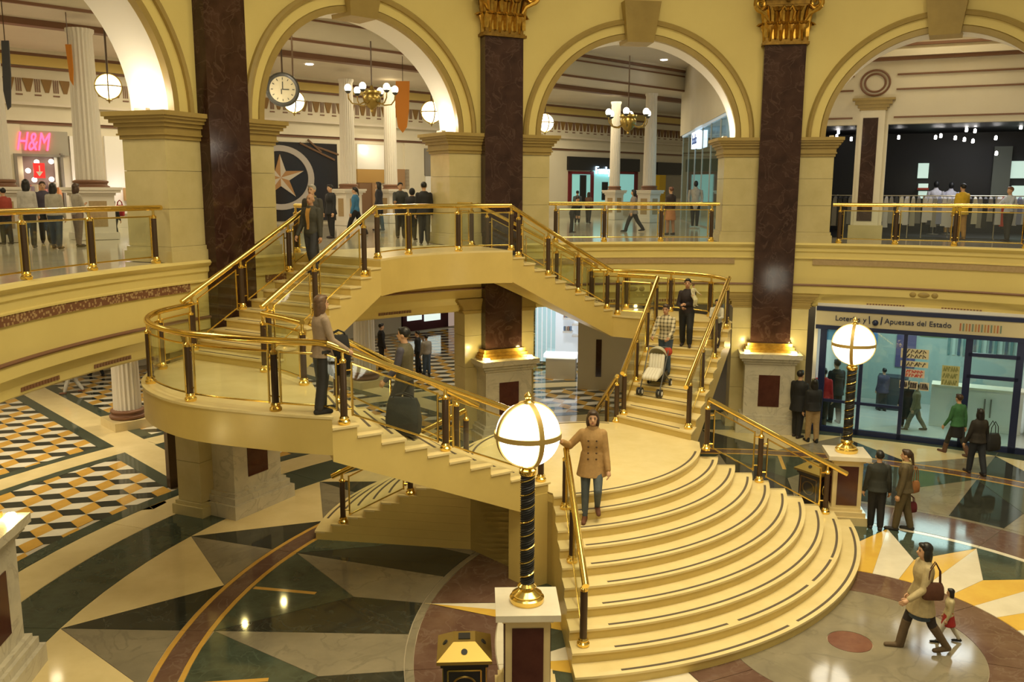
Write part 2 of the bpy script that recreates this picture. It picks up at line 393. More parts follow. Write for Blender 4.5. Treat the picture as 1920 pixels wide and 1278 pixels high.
ro = rest.build('rhombus_tiling', [M[k] for k in KM], floor)
for i, p in enumerate(ro.data.polygons): p.material_index = mi[i]
tag(ro, kind='stuff')

# ---- upper floor with its fascia
floor_upper = MB().sector(13.24, 42.0, 26, 200, 5.22, ZU - 0.01, 87).build('floor_upper', M['f_upper'])
struct(floor_upper, 'polished marble floor of the upper gallery')
A0, A1 = 27.0, 199.0
MB().ringsweep([(13.30, 5.22), (13.30, ZU), (13.08, ZU), (13.04, ZU - 0.05), (13.08, ZU - 0.11), (13.13, ZU - 0.14), (13.13, ZU - 0.24), (13.17, ZU - 0.28), (13.17, 5.22)], A0, A1).build('fascia_nosing', M['cream_wall'], floor_upper, True)
MB().ringsweep([(13.30, 5.22), (13.17, 5.22), (13.17, 5.14), (13.13, 5.12), (13.13, 5.09), (13.30, 5.09)], A0, A1).build('fascia_moulding', M['cream_wall'], floor_upper)
M['meander'] = mat('red_meander_band', (0.50, 0.33, 0.15), 0.5)
def meander_nodes(m):
    nt = m.node_tree; N = nt.nodes; L = nt.links; b = N['Principled BSDF']
    tc = N.new('ShaderNodeTexCoord'); mp = N.new('ShaderNodeMapping'); mp.inputs['Scale'].default_value = (1, 1, 1)
    v = N.new('ShaderNodeTexVoronoi'); v.inputs['Scale'].default_value = 17.0; v.distance = 'CHEBYCHEV'
    L.new(tc.outputs['Object'], v.inputs['Vector'])
    r = N.new('ShaderNodeValToRGB'); r.color_ramp.interpolation = 'CONSTANT'; r.color_ramp.elements[0].color = (0.40, 0.27, 0.13, 1); r.color_ramp.elements[1].color = (0.17, 0.07, 0.035, 1); r.color_ramp.elements[1].position = 0.34
    L.new(v.outputs['Distance'], r.inputs['Fac']); L.new(r.outputs['Color'], b.inputs['Base Color'])
meander_nodes(M['meander'])
for i in range(len(COLS) - 1):
    a = COLS[i] - (4.8 if i else 2); b = COLS[i + 1] + 4.8
    MB().ringsweep([(13.30, 5.09), (13.15, 5.09), (13.15, 4.92), (13.30, 4.92)], a, b).build('frieze_band', M['meander'] if i < 2 else M['bandbrown'], floor_upper)
MB().ringsweep([(13.30, 5.09), (13.19, 5.09), (13.19, 4.36), (13.30, 4.36)], A0, A1).build('fascia_panel', M['cream_wall'], floor_upper)
MB().ringsweep([(13.30, 4.36), (13.14, 4.36), (13.12, 4.33), (13.14, 4.30), (13.30, 4.30)], A0, A1).build('fascia_line', M['redline'], floor_upper)
MB().ringsweep([(13.30, 4.30), (13.17, 4.30), (13.17, 4.08), (13.20, 4.05), (13.30, 4.05)], A0, A1).build('fascia_lip', M['cream_wall'], floor_upper)
MB().ringsweep([(13.30, 4.05), (13.24, 4.05), (13.34, 3.88), (13.36, 3.72), (13.48, 3.66), (13.9, 3.66), (13.9, 5.22), (13.30, 5.22)], A0, A1).build('fascia_soffit', M['cream_wall'], floor_upper)
bead = MB()
for i in range(len(COLS) - 1):
    c = (COLS[i] + COLS[i + 1]) / 2
    for g in (-6.2, 2.2):
        for k in range(13):
            a = c + g + k * 0.34; p = pol(13.355, a, 3.80); bead.box(p, (0.05, 0.055, 0.07), R_(a))
tag(bead.build('frieze_bead', M['redline'], floor_upper), kind='stuff')
for i in (2, 3):                                   # oval plaques on the lip
    c = (COLS[i] + COLS[i + 1]) / 2; p = pol(13.16, c, 4.17); a = R_(c)
    o = MB(); 
    for dx, rx in ((0, 0.16), (-0.28, 0.09), (0.28, 0.09)):
        q = (p[0] - math.sin(a) * dx, p[1] + math.cos(a) * dx, p[2])
        o.sphere(q, (0.03, rx, 0.075), 14, 6, Matrix.Rotation(a, 3, 'Z'))
    o.build('oval_plaque', M['gold_trim'], floor_upper, True)

# ---- arch walls, one bay at a time
WN = ['wall_left', 'wall_back_left', 'wall_back_right', 'wall_right']
ZS, ZTOP = 8.535, 14.2
AXR, AZR = 3.03, 2.76                              # half width and rise of an arch
walls = []
RM = 13.7
for i in range(len(COLS) - 1):
    ca, cb = COLS[i], COLS[i + 1]; mid = (ca + cb) / 2; half = (ca - cb) / 2 - HP; rad = AXR; hp_ = (ca - cb) / 2 - math.degrees(AXR / RM)
    n = 40; us = [-rad * math.cos(math.pi * k / n) for k in range(n + 1)]
    A = [ca + (HP - HP) ] ; mb = MB()
    angs = [ca - hp_ * k / 3.0 for k in range(3)] + [mid - math.degrees(u / RM) for u in us] + [cb + hp_ - hp_ * k / 3.0 for k in range(1, 4)]
    zb = [ZS] * 3 + [ZS + AZR / AXR * math.sqrt(max(0, rad * rad - u * u)) for u in us] + [ZS] * 3
    v = []
    for a, z in zip(angs, zb):
        v += [pol(RW0 + 0.02, a, z), pol(RW1, a, z), pol(RW1, a, ZTOP), pol(RW0 + 0.02, a, ZTOP)]
    f = []
    for k in range(len(angs) - 1):
        p, q = 4 * k, 4 * (k + 1)
        for e in range(4):
            f.append((p + e, p + (e + 1) % 4, q + (e + 1) % 4, q + e))
    f += [(0, 1, 2, 3), tuple(4 * (len(angs) - 1) + e for e in range(4))]
    w = mb.add(v, f).build(WN[i], M['cream_wall'])
    struct(w, 'cream upper wall with a tall round arch'); walls.append(w)
    # lining of the arch and its mouldings
    def sweep_arch(name, prof, m, ph0=0.0, ph1=180.0, smooth=True):
        k = 44; vv = []; ff = []; q = len(prof)
        for e in range(k + 1):
            ph = R_(ph0 + (ph1 - ph0) * e / k)
            for rho, R in prof: vv.append(pol(R, mid + math.degrees(-(rad + rho) * math.cos(ph) * -1 / RM), ZS + (AZR + rho) * math.sin(ph)))
        for e in range(k):
            for g in range(q): ff.append((e * q + g, e * q + (g + 1) % q, (e + 1) * q + (g + 1) % q, (e + 1) * q + g))
        ff += [tuple(range(q)), tuple(k * q + g for g in range(q))]
        return MB().add(vv, ff).build(name, m, w, smooth)
    sweep_arch('arch_lining', [(-0.03, RW0 + 0.10), (0.03, RW0 + 0.10), (0.03, RW1 + 0.02), (-0.03, RW1 + 0.02)], M['intrados'])
    sweep_arch('archivolt_edge', [(-0.05, RW0 - 0.04), (0.09, RW0 - 0.04), (0.12, RW0 + 0.0), (0.12, RW0 + 0.12), (-0.05, RW0 + 0.12)], M['gold_trim'])
    sweep_arch('archivolt_band', [(0.12, RW0 - 0.02), (0.36, RW0 - 0.02), (0.36, RW0 + 0.1), (0.12, RW0 + 0.1)], M['cream_wall'])
    sweep_arch('archivolt_rim', [(0.36, RW0 - 0.09), (0.44, RW0 - 0.11), (0.50, RW0 - 0.06), (0.50, RW0 + 0.1), (0.36, RW0 + 0.1)], M['gold_trim'])
    kz0, kz1 = ZS + AZR - 0.16, ZS + AZR + 0.92; kv = []
    for z, hw, R in ((kz0, 0.40, RW0 - 0.20), (kz1, 0.56, RW0 - 0.34)):
        da = math.degrees(hw / RM)
        kv += [pol(R, mid + da, z), pol(RW0 + 0.6, mid + da, z), pol(RW0 + 0.6, mid - da, z), pol(R, mid - da, z)]
    MB().add(kv, [(0, 1, 2, 3), (4, 5, 6, 7), (0, 1, 5, 4), (1, 2, 6, 5), (2, 3, 7, 6), (3, 0, 4, 7)]).build('keystone', M['gold_trim'], w)
# cornice high up (above the frame) closes the wall
for i, w in enumerate(walls):
    MB().ringsweep([(13.25, 14.2), (12.9, 14.2), (12.6, 14.5), (12.5, 14.9), (13.25, 14.9)], COLS[i], COLS[i + 1]).build('cornice', M['cream_wall'], w)

HPG, RG1 = 4.7, 13.85
# ---- piers: stacked marble blocks with mouldings
for i, c in enumerate(COLS):
    w = walls[min(i, len(walls) - 1)]
    for z0, z1 in ((0.30, 1.20), (1.20, 2.10), (2.10, 3.00), (3.00, 3.62), (5.86, 6.62), (6.62, 7.38), (7.38, 8.0)):
        h_, r1_ = (HP, RW1) if z0 > 5 else (HPG, RG1)
        MB().sector(RW0, r1_, c - h_, c + h_, z0 + 0.004, z1 - 0.004, 4).build('pier_block', M['pier_marble'], w)
    MB().sector(RW0 + 0.03, RG1 - 0.03, c - HPG + 0.15, c + HPG - 0.15, 0.0, 5.3, 4).build('pier_core', M['grout'], w)
    MB().sector(RW0 + 0.03, RW1 - 0.03, c - HP + 0.15, c + HP - 0.15, 5.3, 8.05, 4).build('pier_core', M['grout'], w)
    for nm, z0, z1, e in (('pier_base', 0.0, 0.22, 0.10), ('pier_base', 0.22, 0.30, 0.05), ('pier_base', ZU, ZU + 0.22, 0.07), ('pier_base', ZU + 0.22, 5.86, 0.035)):
        h_, r1_ = (HP, RW1) if z0 > 5 else (HPG, RG1)
        d = math.degrees(e / RW0); MB().sector(RW0 - e, r1_ + e, c - h_ - d, c + h_ + d, z0, z1, 4).build(nm, M['pier_marble'], w)
    for zz in (3.62, 8.0):
        cap = MB()
        for z0, z1, e in ((0, 0.09, 0.035), (0.09, 0.13, 0.075), (0.13, 0.27, 0.05), (0.27, 0.36, 0.10), (0.36, 0.44, 0.16), (0.44, 0.50, 0.21), (0.50, 0.60, 0.25)):
            k = 0.892 if zz > 5 else 0.72
            h_, r1_ = (HP, RW1) if zz > 5 else (HPG, RG1)
            d = math.degrees(e / RW0); cap.sector(RW0 - e * (1 if zz > 5 else 0.4), r1_ + e, c - h_ - d, c + h_ + d, zz + z0 * k, zz + z1 * k, 4)
        cap.build('pier_capital', M['gold_trim'], w)

# ================================================================== PILLARS
def leaf_mesh(w, h, name):
    v = []; f = []; n = 7
    for k in range(n):
        q = k / (n - 1); ww = w * (0.55 + 0.75 * q - 0.95 * max(0, q - 0.55) ** 1.0) * (1.0 if k < n - 1 else 0.5)
        z = h * min(q, 0.86) / 0.86 if q < 0.86 else h * (1 - (q - 0.86) * 1.2); out = 0.02 + 0.20 * q ** 3
        for e in (-1, -0.45, 0, 0.45, 1):
            v.append((e * ww / 2, -out + 0.05 * abs(e) - (0.03 if e == 0 else 0) + (0.02 if abs(e) == 0.45 else 0), z))
    for k in range(n - 1):
        for e in range(4): f.append((k * 5 + e, k * 5 + e + 1, (k + 1) * 5 + e + 1, (k + 1) * 5 + e))
    n0 = len(v); v += [(x, y + 0.05, z - 0.015) for x, y, z in v]
    f += [tuple(n0 + i for i in q[::-1]) for q in f]
    return MB().add(v, f).mesh(name, M['gilt'], True)
leafA = leaf_mesh(0.34, 0.52, 'acanthus_leaf'); leafB = leaf_mesh(0.32, 0.86, 'acanthus_leaf')
PL = ['dark marble pillar at the left edge, seen beside the tiled aisle', 'dark brown marble pillar rising past the left side landing', 'dark brown marble pillar behind the bridge of the staircase', 'dark brown marble pillar left of the navy-framed shop', 'dark marble pillar at the far right of the hall']
for i, c in enumerate(COLS):
    base = pol(12.95, c, 0.0)
    t = thing('marble_pillar', PL[i], 'pillar', base, R_(c) - math.pi / 2, 'marble pillars of the rotunda')
    # local frame: -Y faces the hall centre (outward from the wall), X runs along the wall
    W = 1.13
    def B(name, m, x, y0, y1, z0, z1, parent=t): return MB().box((0, (y0 + y1) / 2, (z0 + z1) / 2), (x, y1 - y0, z1 - z0)).build(name, m, parent, local=True)
    ped = MB(); 
    for x, y0, z0, z1 in ((1.84, -0.62, 0, 0.30), (1.70, -0.55, 0.30, 0.44), (1.58, -0.49, 0.44, 0.52), (1.42, -0.41, 0.52, 2.05), (1.50, -0.45, 2.05, 2.13), (1.62, -0.51, 2.13, 2.22), (1.76, -0.58, 2.22, 2.36)):
        ped.box((0, (y0 + 0.32) / 2, (z0 + z1) / 2), (x, 0.32 - y0, z1 - z0))
    pd = ped.build('pedestal', M['ped_marble'], t, local=True)
    B('plaque', M['plaque'], 0.60, -0.425, -0.40, 0.78, 1.72, pd)
    for k in range(4):                              # plaque rim
        pass
    gb = MB()
    for x, y0, z0, z1 in ((1.48, -0.26, 2.36, 2.44), (1.38, -0.20, 2.44, 2.52), (1.28, -0.14, 2.52, 2.62)):
        gb.box((0, (y0 + 0.3) / 2, (z0 + z1) / 2), (x, 0.3 - y0, z1 - z0))
    gb.build('gilded_base', M['gilt'], t, local=True)
    B('shaft', M['brown_marble'], W, -0.06, 0.28, 2.62, 11.05)
    zc = 11.05; cap = MB(); cap.box((0, 0.10, zc + 0.035), (W + 0.14, 0.46, 0.07)); cap.box((0, 0.10, zc + 0.085), (W + 0.06, 0.40, 0.04))
    for k in range(10):
        q = (k + 0.5) / 10; cap.box((0, 0.12, zc + 0.1 + 1.2 * q), (W - 0.02 + 0.30 * q ** 2.2, 0.40 + 0.20 * q ** 2.2, 0.122))
    cap.box((0, 0.04, zc + 1.37), (W + 0.66, 0.90, 0.14))
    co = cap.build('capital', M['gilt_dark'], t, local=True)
    for k in range(4): link('acanthus_leaf', leafA, co, (-0.435 + 0.29 * k, -0.09, zc + 0.10))
    for k in range(3): link('acanthus_leaf', leafB, co, (-0.29 + 0.29 * k, -0.115, zc + 0.16))
    for sx in (-1, 1):
        o = link('acanthus_leaf', leafA, co, (sx * 0.57, 0.08, zc + 0.10)); o.rotation_euler = (0, 0, sx * math.pi / 2)
        o = link('acanthus_leaf', leafB, co, (sx * 0.57, -0.07, zc + 0.20)); o.rotation_euler = (0, 0, sx * math.pi / 4)
        vol = MB(); pts = []
        for k in range(26):
            q = k / 25; an = -math.pi / 2 + q * 3.6 * math.pi; rr = 0.20 * (1 - 0.82 * q)
            pts.append((sx * (0.74 + rr * math.cos(an) * 0.85), -0.22 - rr * math.cos(an) * 0.5, zc + 1.08 + rr * math.sin(an)))
        pts = [(sx * 0.45, -0.12, zc + 0.55), (sx * 0.58, -0.16, zc + 0.78)] + pts
        vol.tube(pts, [0.03, 0.045] + [0.06 - 0.035 * k / 25 for k in range(26)], 6); vol.build('volute', M['gilt'], co, True, local=True)
    for x in (-0.15, 0.15):
        MB().tube([(x, -0.10, zc + 0.6), (x * 1.3, -0.20, zc + 0.86), (x * 0.7, -0.26, zc + 1.0), (x * 0.3, -0.25, zc + 0.92)], [0.035, 0.04, 0.045, 0.03], 6).build('tendril', M['gilt'], co, True, local=True)
    MB().sphere((0, -0.30, zc + 1.22), (0.10, 0.06, 0.10), 10, 8).build('rosette', M['gilt'], co, True, local=True)
    # little uplighters on the pedestal
    for sx in (-1, 1):
        lm = MB().lathe([(0.07, 2.36), (0.08, 2.40), (0.06, 2.43)], (sx * 0.66, -0.40, 0), 12).build('uplight', M['down'], t, True, local=True)
        p = Matrix.Rotation(R_(c) - math.pi / 2, 3, 'Z') @ Vector((sx * 0.62, -0.42, 0)) + Vector((*base, 0)) if len(base) == 2 else Matrix.Rotation(R_(c) - math.pi / 2, 3, 'Z') @ Vector((sx * 0.62, -0.42, 0)) + Vector(base)
        point_light('pedestal_uplight', (p.x, p.y, 2.55), 15, (1.0, 0.80, 0.28), 0.05)
# lamps standing on the pier capitals, washing the arch linings
for i in range(len(COLS) - 1):
    for a in (COLS[i] - HP + 0.3, COLS[i + 1] + HP - 0.3):
        p = pol(13.8, a, 8.60); tgt = pol(13.8, (COLS[i] + COLS[i + 1]) / 2 + (a - (COLS[i] + COLS[i + 1]) / 2) * 0.8, 11.0)
        MB().box((p[0], p[1], 8.575), (0.3, 0.12, 0.08), R_(a)).build('arch_lamp', M['fixture'], walls[i])
        q = pol(13.8, a + (1.0 if a < (COLS[i] + COLS[i + 1]) / 2 else -1.0), 8.78)
        point_light('arch_wash', q, 30, (1.0, 0.90, 0.72), 0.08)
# ================================================================== THE STAIRCASE
stair = thing('grand_staircase', 'honey coloured marble double staircase with curved steps, side landings and a bridge', 'staircase', (*st(5.8, 0.2), 0))
SM, TM = M['stair_marble'], M['tread_marble']
def line_circle(p, d, c, r):                       # first hit of p + d*k (k > 0) with a circle
    px, py = p[0] - c[0], p[1] - c[1]; b = px * d[0] + py * d[1]; q = b * b - (px * px + py * py - r * r)
    return -b + math.sqrt(max(q, 0))
def unit(a, b):
    l = math.hypot(b[0] - a[0], b[1] - a[1]); return ((b[0] - a[0]) / l, (b[1] - a[1]) / l)
def arc_pts(c, r, p, q, n=36):                     # arc in (s, t) from p to q round c
    a0 = math.atan2(p[1] - c[1], p[0] - c[0]); a1 = math.atan2(q[1] - c[1], q[0] - c[0])
    d = a1 - a0
    while d > math.pi: d -= 2 * math.pi
    while d < -math.pi: d += 2 * math.pi
    return [(c[0] + r * math.cos(a0 + d * k / n), c[1] + r * math.sin(a0 + d * k / n)) for k in range(n + 1)]
def S(poly): return [st(*p) for p in poly]
FC, FR, FD = (7.8, 0.1), 3.97, 0.352               # front fan: centre, landing radius, tread depth
BC, BR, BD = (5.56, 0.35), 2.66, 0.345             # fan of steps at the back
FLc, FRc = (4.62, -2.0), (4.45, 2.25)              # corners where the front sides start
FLd, FRd = unit(FLc, (2.24, -4.02)), unit(FRc, (2.36, 4.56))
BLc, BRc = (6.85, -2.0), (6.9, 2.65)
BLd, BRd = unit(BLc, (9.5, -4.05)), unit(BRc, (9.5, 4.75))
def fan_end(c0, d, c, r):
    k = line_circle(c0, d, c, r); return (c0[0] + d[0] * k, c0[1] + d[1] * k)
def fan_step(front, k):
    c, r = (FC, FR + FD * k) if front else (BC, BR + BD * k)
    lc, ld, rc, rd = (FLc, FLd, FRc, FRd) if front else (BLc, BLd, BRc, BRd)
    le, re = fan_end(lc, ld, c, r), fan_end(rc, rd, c, r)
    back = [(5.75, rc[1]), (5.75, lc[1])]
    def outline(dr):
        e = 0.0
        a = arc_pts(c, r + dr, le, re)
        return a + [rc] + back + [lc]
    zt = Z1 - RIS * k
    bd = MB().prism(S(outline(0.0)), zt - RIS, zt - 0.002).build('step', SM, stair)
    # tread: a band with a nosing
    inner = arc_pts(c, max(r - (FD if front else BD) - 0.05, 0.3), fan_end(lc, ld, c, max(r - FD - 0.02, 0.3)) if k else lc, fan_end(rc, rd, c, max(r - FD - 0.02, 0.3)) if k else rc)
    a = arc_pts(c, r + 0.025, le, re)
    MB().prism(S(a + inner[::-1]), zt - 0.035, zt).build('tread', TM, bd)
    # dark grip strip, set in from both ends
    g = 0.10 if k in (8,) else 0.035
    runs = [(0.08, 0.95)]
    if front and k == 8: runs = [(0.08, 0.30), (0.325, 0.56), (0.585, 0.70), (0.715, 0.95)]
    if front and k == 9: runs = [(0.08, 0.42), (0.44, 0.60), (0.605, 0.95)]
    if front and k == 5: runs = [(0.10, 0.95)]
    m = MB()
    for q0, q1 in runs:
        o, i_ = arc_pts(c, r - 0.05, le, re, 80), arc_pts(c, r - 0.095, le, re, 80)
        i0, i1 = int(80 * q0), int(80 * q1)
        m.prism(S(o[i0:i1 + 1] + i_[i0:i1 + 1][::-1]), zt - 0.005, zt + 0.004)
    m.build('grip_strip', M['strip'], bd)
    return le, re, zt
F_ends, B_ends = [], []
for k in range(1, 10): F_ends.append(fan_step(True, k))
for k in range(1, 10): B_ends.append(fan_step(False, k))
# first landing
fl, fr = fan_end(FLc, FLd, FC, FR), fan_end(FRc, FRd, FC, FR)
bl, br = fan_end(BLc, BLd, BC, BR), fan_end(BRc, BRd, BC, BR)
LP = arc_pts(FC, FR, fl, fr) + [FRc, (4.75, 2.65), BRc] + arc_pts(BC, BR, br, bl) + [BLc, FLc]
ld1 = MB().prism(S(LP), Z1 - RIS, Z1 - 0.002).build('landing', SM, stair)
LPo = arc_pts(FC, FR + 0.025, fl, fr) + [FRc, (4.75, 2.65), BRc] + arc_pts(BC, BR + 0.025, br, bl) + [BLc, FLc]
MB().prism(S(LPo), Z1 - 0.035, Z1).build('landing_top', TM, ld1)
gs = MB()
for c, r, a, b in ((FC, FR, fl, fr), (BC, BR, bl, br)):
    o, i_ = arc_pts(c, r - 0.05, a, b, 80), arc_pts(c, r - 0.095, a, b, 80)
    gs.prism(S(o[4:77] + i_[4:77][::-1]), Z1 - 0.005, Z1 + 0.004)
gs.build('grip_strip', M['strip'], ld1)
# solid base under the landing
MB().prism(S([FLc, BLc, (6.6, 0), BRc, (4.75, 2.64), FRc, (4.6, 0)]), 0.0, Z1 - RIS).build('landing_base', SM, stair)

def lerp(a, b, q): return tuple(a[i] + (b[i] - a[i]) * q for i in range(len(a)))
def flight(name, nb, fb, nt, ft, z0, z1, n, depth):
    h = (z1 - z0) / n; m = n - 1; N_ = [lerp(nb, nt, i / m) for i in range(m + 1)]; F_ = [lerp(fb, ft, i / m) for i in range(m + 1)]
    zb = [z0 + (i + 1.0) * h - depth for i in range(m + 1)]
    v = []; f = []
    def V(p, z): v.append(st(p[0], p[1], z)); return len(v) - 1
    for i in range(m):
        z = z0 + (i + 1) * h - 0.035; zl = z - h
        a, b, c, d = V(N_[i], zb[i]), V(N_[i + 1], zb[i + 1]), V(N_[i + 1], z), V(N_[i], z)
        e, g, k, l = V(F_[i], zb[i]), V(F_[i + 1], zb[i + 1]), V(F_[i + 1], z), V(F_[i], z)
        f += [(a, b, c, d), (e, l, k, g), (d, c, k, l), (a, e, g, b), (a, d, l, e), (b, g, k, c)]
    body = MB().add(v, f).build(name, SM, stair)
    for i in range(m):
        z = z0 + (i + 1) * h; ov = 0.03 / max(0.2, math.hypot(N_[1][0] - N_[0][0], N_[1][1] - N_[0][1]))
        fa = (i - ov) / m; fb_ = (i + 1.0) / m
        def wide(q, e):
            a, b = lerp(nb, nt, q), lerp(fb, ft, q); u = unit(a, b); return (a[0] - u[0] * e, a[1] - u[1] * e), (b[0] + u[0] * e, b[1] + u[1] * e)
        a0, b0 = wide(fa, 0.025); a1, b1 = wide(fb_, 0.025)
        tr = MB().prism(S([a0, b0, b1, a1]), z - 0.035, z).build('tread', TM, stair)
        w0 = (i + 0.16) / m; w1 = (i + 0.28) / m
        p0, p1 = lerp(nb, nt, w0), lerp(fb, ft, w0); q0, q1 = lerp(nb, nt, w1), lerp(fb, ft, w1)
        MB().prism(S([lerp(p0, p1, 0.16), lerp(p0, p1, 0.88), lerp(q0, q1, 0.88), lerp(q0, q1, 0.16)]), z - 0.005, z + 0.004).build('grip_strip', M['strip'], tr)
    return body
LL = dict(nb=(4.75, -1.98), fb=(6.7, -1.98), nt=(5.5, -5.9), ft=(7.8, -4.9))
RL = dict(nb=(4.95, 2.62), fb=(7.0, 2.62), nt=(7.0, 7.2), ft=(8.75, 6.1))
UL = dict(nb=(9.3, -4.85), fb=(11.55, -5.5), nt=(10.0, -1.8), ft=(12.3, -2.2))
UR = dict(nb=(9.9, 5.83), fb=(11.35, 6.6), nt=(10.2, 2.3), ft=(12.3, 2.9))
flight('lower_flight', **LL, z0=Z1, z1=Z2L, n=11, depth=0.70)
flight('lower_flight', **RL, z0=Z1, z1=Z2L, n=11, depth=0.70)
flight('upper_flight', **UL, z0=Z2L, z1=ZU, n=11, depth=0.78)
flight('upper_flight', **UR, z0=Z2L, z1=ZU, n=11, depth=0.78)
def catmull(P, n=6):
    out = []
    for i in range(len(P) - 1):
        p0, p1, p2, p3 = P[max(i - 1, 0)], P[i], P[i + 1], P[min(i + 2, len(P) - 1)]
        for k in range(n):
            q = k / n
            out.append(tuple(0.5 * ((2 * p1[j]) + (-p0[j] + p2[j]) * q + (2 * p0[j] - 5 * p1[j] + 4 * p2[j] - p3[j]) * q * q + (-p0[j] + 3 * p1[j] - 3 * p2[j] + p3[j]) * q ** 3) for j in range(len(p1))))
    return out + [tuple(P[-1])]
L2o = catmull([(5.5, -5.9), (6.35, -6.45), (7.9, -7.15), (9.5, -7.15), (10.75, -6.55), (11.55, -5.5)])
R2o = catmull([(7.0, 7.2), (7.9, 7.75), (9.3, 7.75), (10.6, 7.3), (11.35, 6.6)])
def grow(poly, e):
    cx = sum(p[0] for p in poly) / len(poly); cy = sum(p[1] for p in poly) / len(poly); o = []
    for p in poly:
        u = unit((cx, cy), p); o.append((p[0] + u[0] * e, p[1] + u[1] * e))
    return o
for outer, inn in ((L2o, [(9.3, -4.85), (7.8, -4.9)]), (R2o, [(9.9, 5.83), (8.75, 6.1)])):
    b = MB().prism(S(outer + inn), Z2L - 0.60, Z2L - 0.04).build('side_landing', SM, stair, True)
    MB().prism(S(grow(outer + inn, 0.03)), Z2L - 0.04, Z2L).build('landing_top', TM, b)
BF = catmull([(10.0, -1.8), (10.5, -0.85), (10.72, 0.3), (10.62, 1.4), (10.2, 2.3)])
BP = BF + [(12.3, 2.9), (12.92, 2.9), (13.2, 0.9), (13.25, -0.6), (13.03, -2.2), (12.3, -2.2)]
bg = MB().prism(S(BP), ZU - 0.80, ZU - 0.04).build('bridge', SM, stair, True)
MB().prism(S(grow(BF, 0.0) + BP[len(BF):]), ZU - 0.04, ZU + 0.003).build('bridge_top', TM, bg)
# the flights rest on the landing base: short walls under their lower ends
MB().prism(S([(4.74, -1.99), (5.3, -1.99), (5.37, -2.36), (4.81, -2.36)]), 0.0, Z1 - 0.02).build('flight_foot', SM, stair)
tag(MB().box(st(14.55, -4.75, 1.83), (0.2, 0.2, 3.66), AX).build('dark_post', M['bronze']), 'slim dark post behind the left pillar pedestal, under the side landing', 'post')

# ================================================================== BALUSTRADES
post_me, foot_me, cup_me = {}, None, None
def post_meshes(h):
    k = round(h, 2)
    if k not in post_me:
        post_me[k] = (MB().lathe([(0.052, 0.10), (0.056, 0.14), (0.056, k - 0.22), (0.050, k - 0.19)], (0, 0, 0), 10).mesh('post', M['bronze'], True),
                      MB().lathe([(0.085, 0.0), (0.095, 0.02), (0.095, 0.05), (0.07, 0.075), (0.078, 0.10), (0.06, 0.13)], (0, 0, 0), 14).mesh('post_foot', M['brass'], True),
                      MB().lathe([(0.058, k - 0.21), (0.062, k - 0.17), (0.03, k - 0.14), (0.026, k - 0.03)], (0, 0, 0), 10).mesh('post_cup', M['brass'], True))
    return post_me[k]
def resample(a, b, n): return [lerp(a, b, i / n) for i in range(n + 1)]
def balustrade(label, nodes, posts, rail_ext=None, group='brass and glass balustrades', rr=0.054, frame=None, name='glass_balustrade'):
    """nodes: (x, y, z_foot, z_rail); posts: indices of nodes that carry a post"""
    frame = frame or M['brass']
    t = thing(name, label, 'balustrade', (nodes[0][0], nodes[0][1], min(n[2] for n in nodes)), 0, group)
    rail = [(n[0], n[1], n[3]) for n in nodes]
    if rail_ext: rail = [rail_ext[0]] * (rail_ext[0] is not None) + rail + [rail_ext[1]] * (rail_ext[1] is not None)
    MB().tube(rail, rr, 10).build('handrail', M['brass'], t, True)
    w = wloc(t)
    for i in posts:
        n = nodes[i]; a, b, c = post_meshes(n[3] - n[2])
        loc = (n[0] - w.x, n[1] - w.y, n[2] - w.z)
        p = link('post', a, t, loc); link('post_foot', b, p); link('post_cup', c, p)
    for j in range(len(posts) - 1):
        i0, i1 = posts[j], posts[j + 1]; seg = nodes[i0:i1 + 1]
        if len(seg) == 2: seg = resample(seg[0], seg[1], 2)
        # trim both ends by the gap to the post
        def trim(sg):
            d = math.hypot(sg[1][0] - sg[0][0], sg[1][1] - sg[0][1]); q = min(0.45, 0.14 / max(d, 0.01)); return [lerp(sg[0], sg[1], q)] + sg[1:]
        seg = trim(seg); seg = trim(seg[::-1])[::-1]
        # foot line under glass follows the straight slope between the posts
        lo = [(p[0], p[1], p[3] - 0.97) for p in seg]; hi = [(p[0], p[1], p[3] - 0.17) for p in seg]
        v = []; f = []
        for k in range(len(seg)):
            a = Vector(seg[max(k - 1, 0)][:2]); b = Vector(seg[min(k + 1, len(seg) - 1)][:2]); d = (b - a).normalized(); nx, ny = -d.y * 0.006, d.x * 0.006
            v += [(lo[k][0] + nx, lo[k][1] + ny, lo[k][2]), (hi[k][0] + nx, hi[k][1] + ny, hi[k][2]), (hi[k][0] - nx, hi[k][1] - ny, hi[k][2]), (lo[k][0] - nx, lo[k][1] - ny, lo[k][2])]
        for k in range(len(seg) - 1):
            for e in range(4): f.append((4 * k + e, 4 * k + (e + 1) % 4, 4 * k + 4 + (e + 1) % 4, 4 * k + 4 + e))
        f += [(0, 1, 2, 3), tuple(4 * (len(seg) - 1) + e for e in (3, 2, 1, 0))]
        g = MB().add(v, f).build('glass_panel', M['glass'], t)
        fr = MB(); R0 = 0.016
        fr.tube(lo, R0, 6); fr.tube(hi, R0, 6)
        for k in (0, -1):
            fr.tube([(*lo[k][:2], lo[k][2] - 0.02), (*hi[k][:2], hi[k][2] + 0.02)], R0 * 1.15, 6)
            pp = nodes[i0] if k == 0 else nodes[i1]
            for q in (0.12, 0.88):
                z = lo[k][2] + (hi[k][2] - lo[k][2]) * q; fr.tube([(lo[k][0], lo[k][1], z), (pp[0], pp[1], z)], 0.013, 5)
        fr.build('panel_frame', frame, g, True)
    return t
RH_ = 1.10
def flat_nodes(pts, z): return [(*st(*p), z, z + RH_) for p in pts]
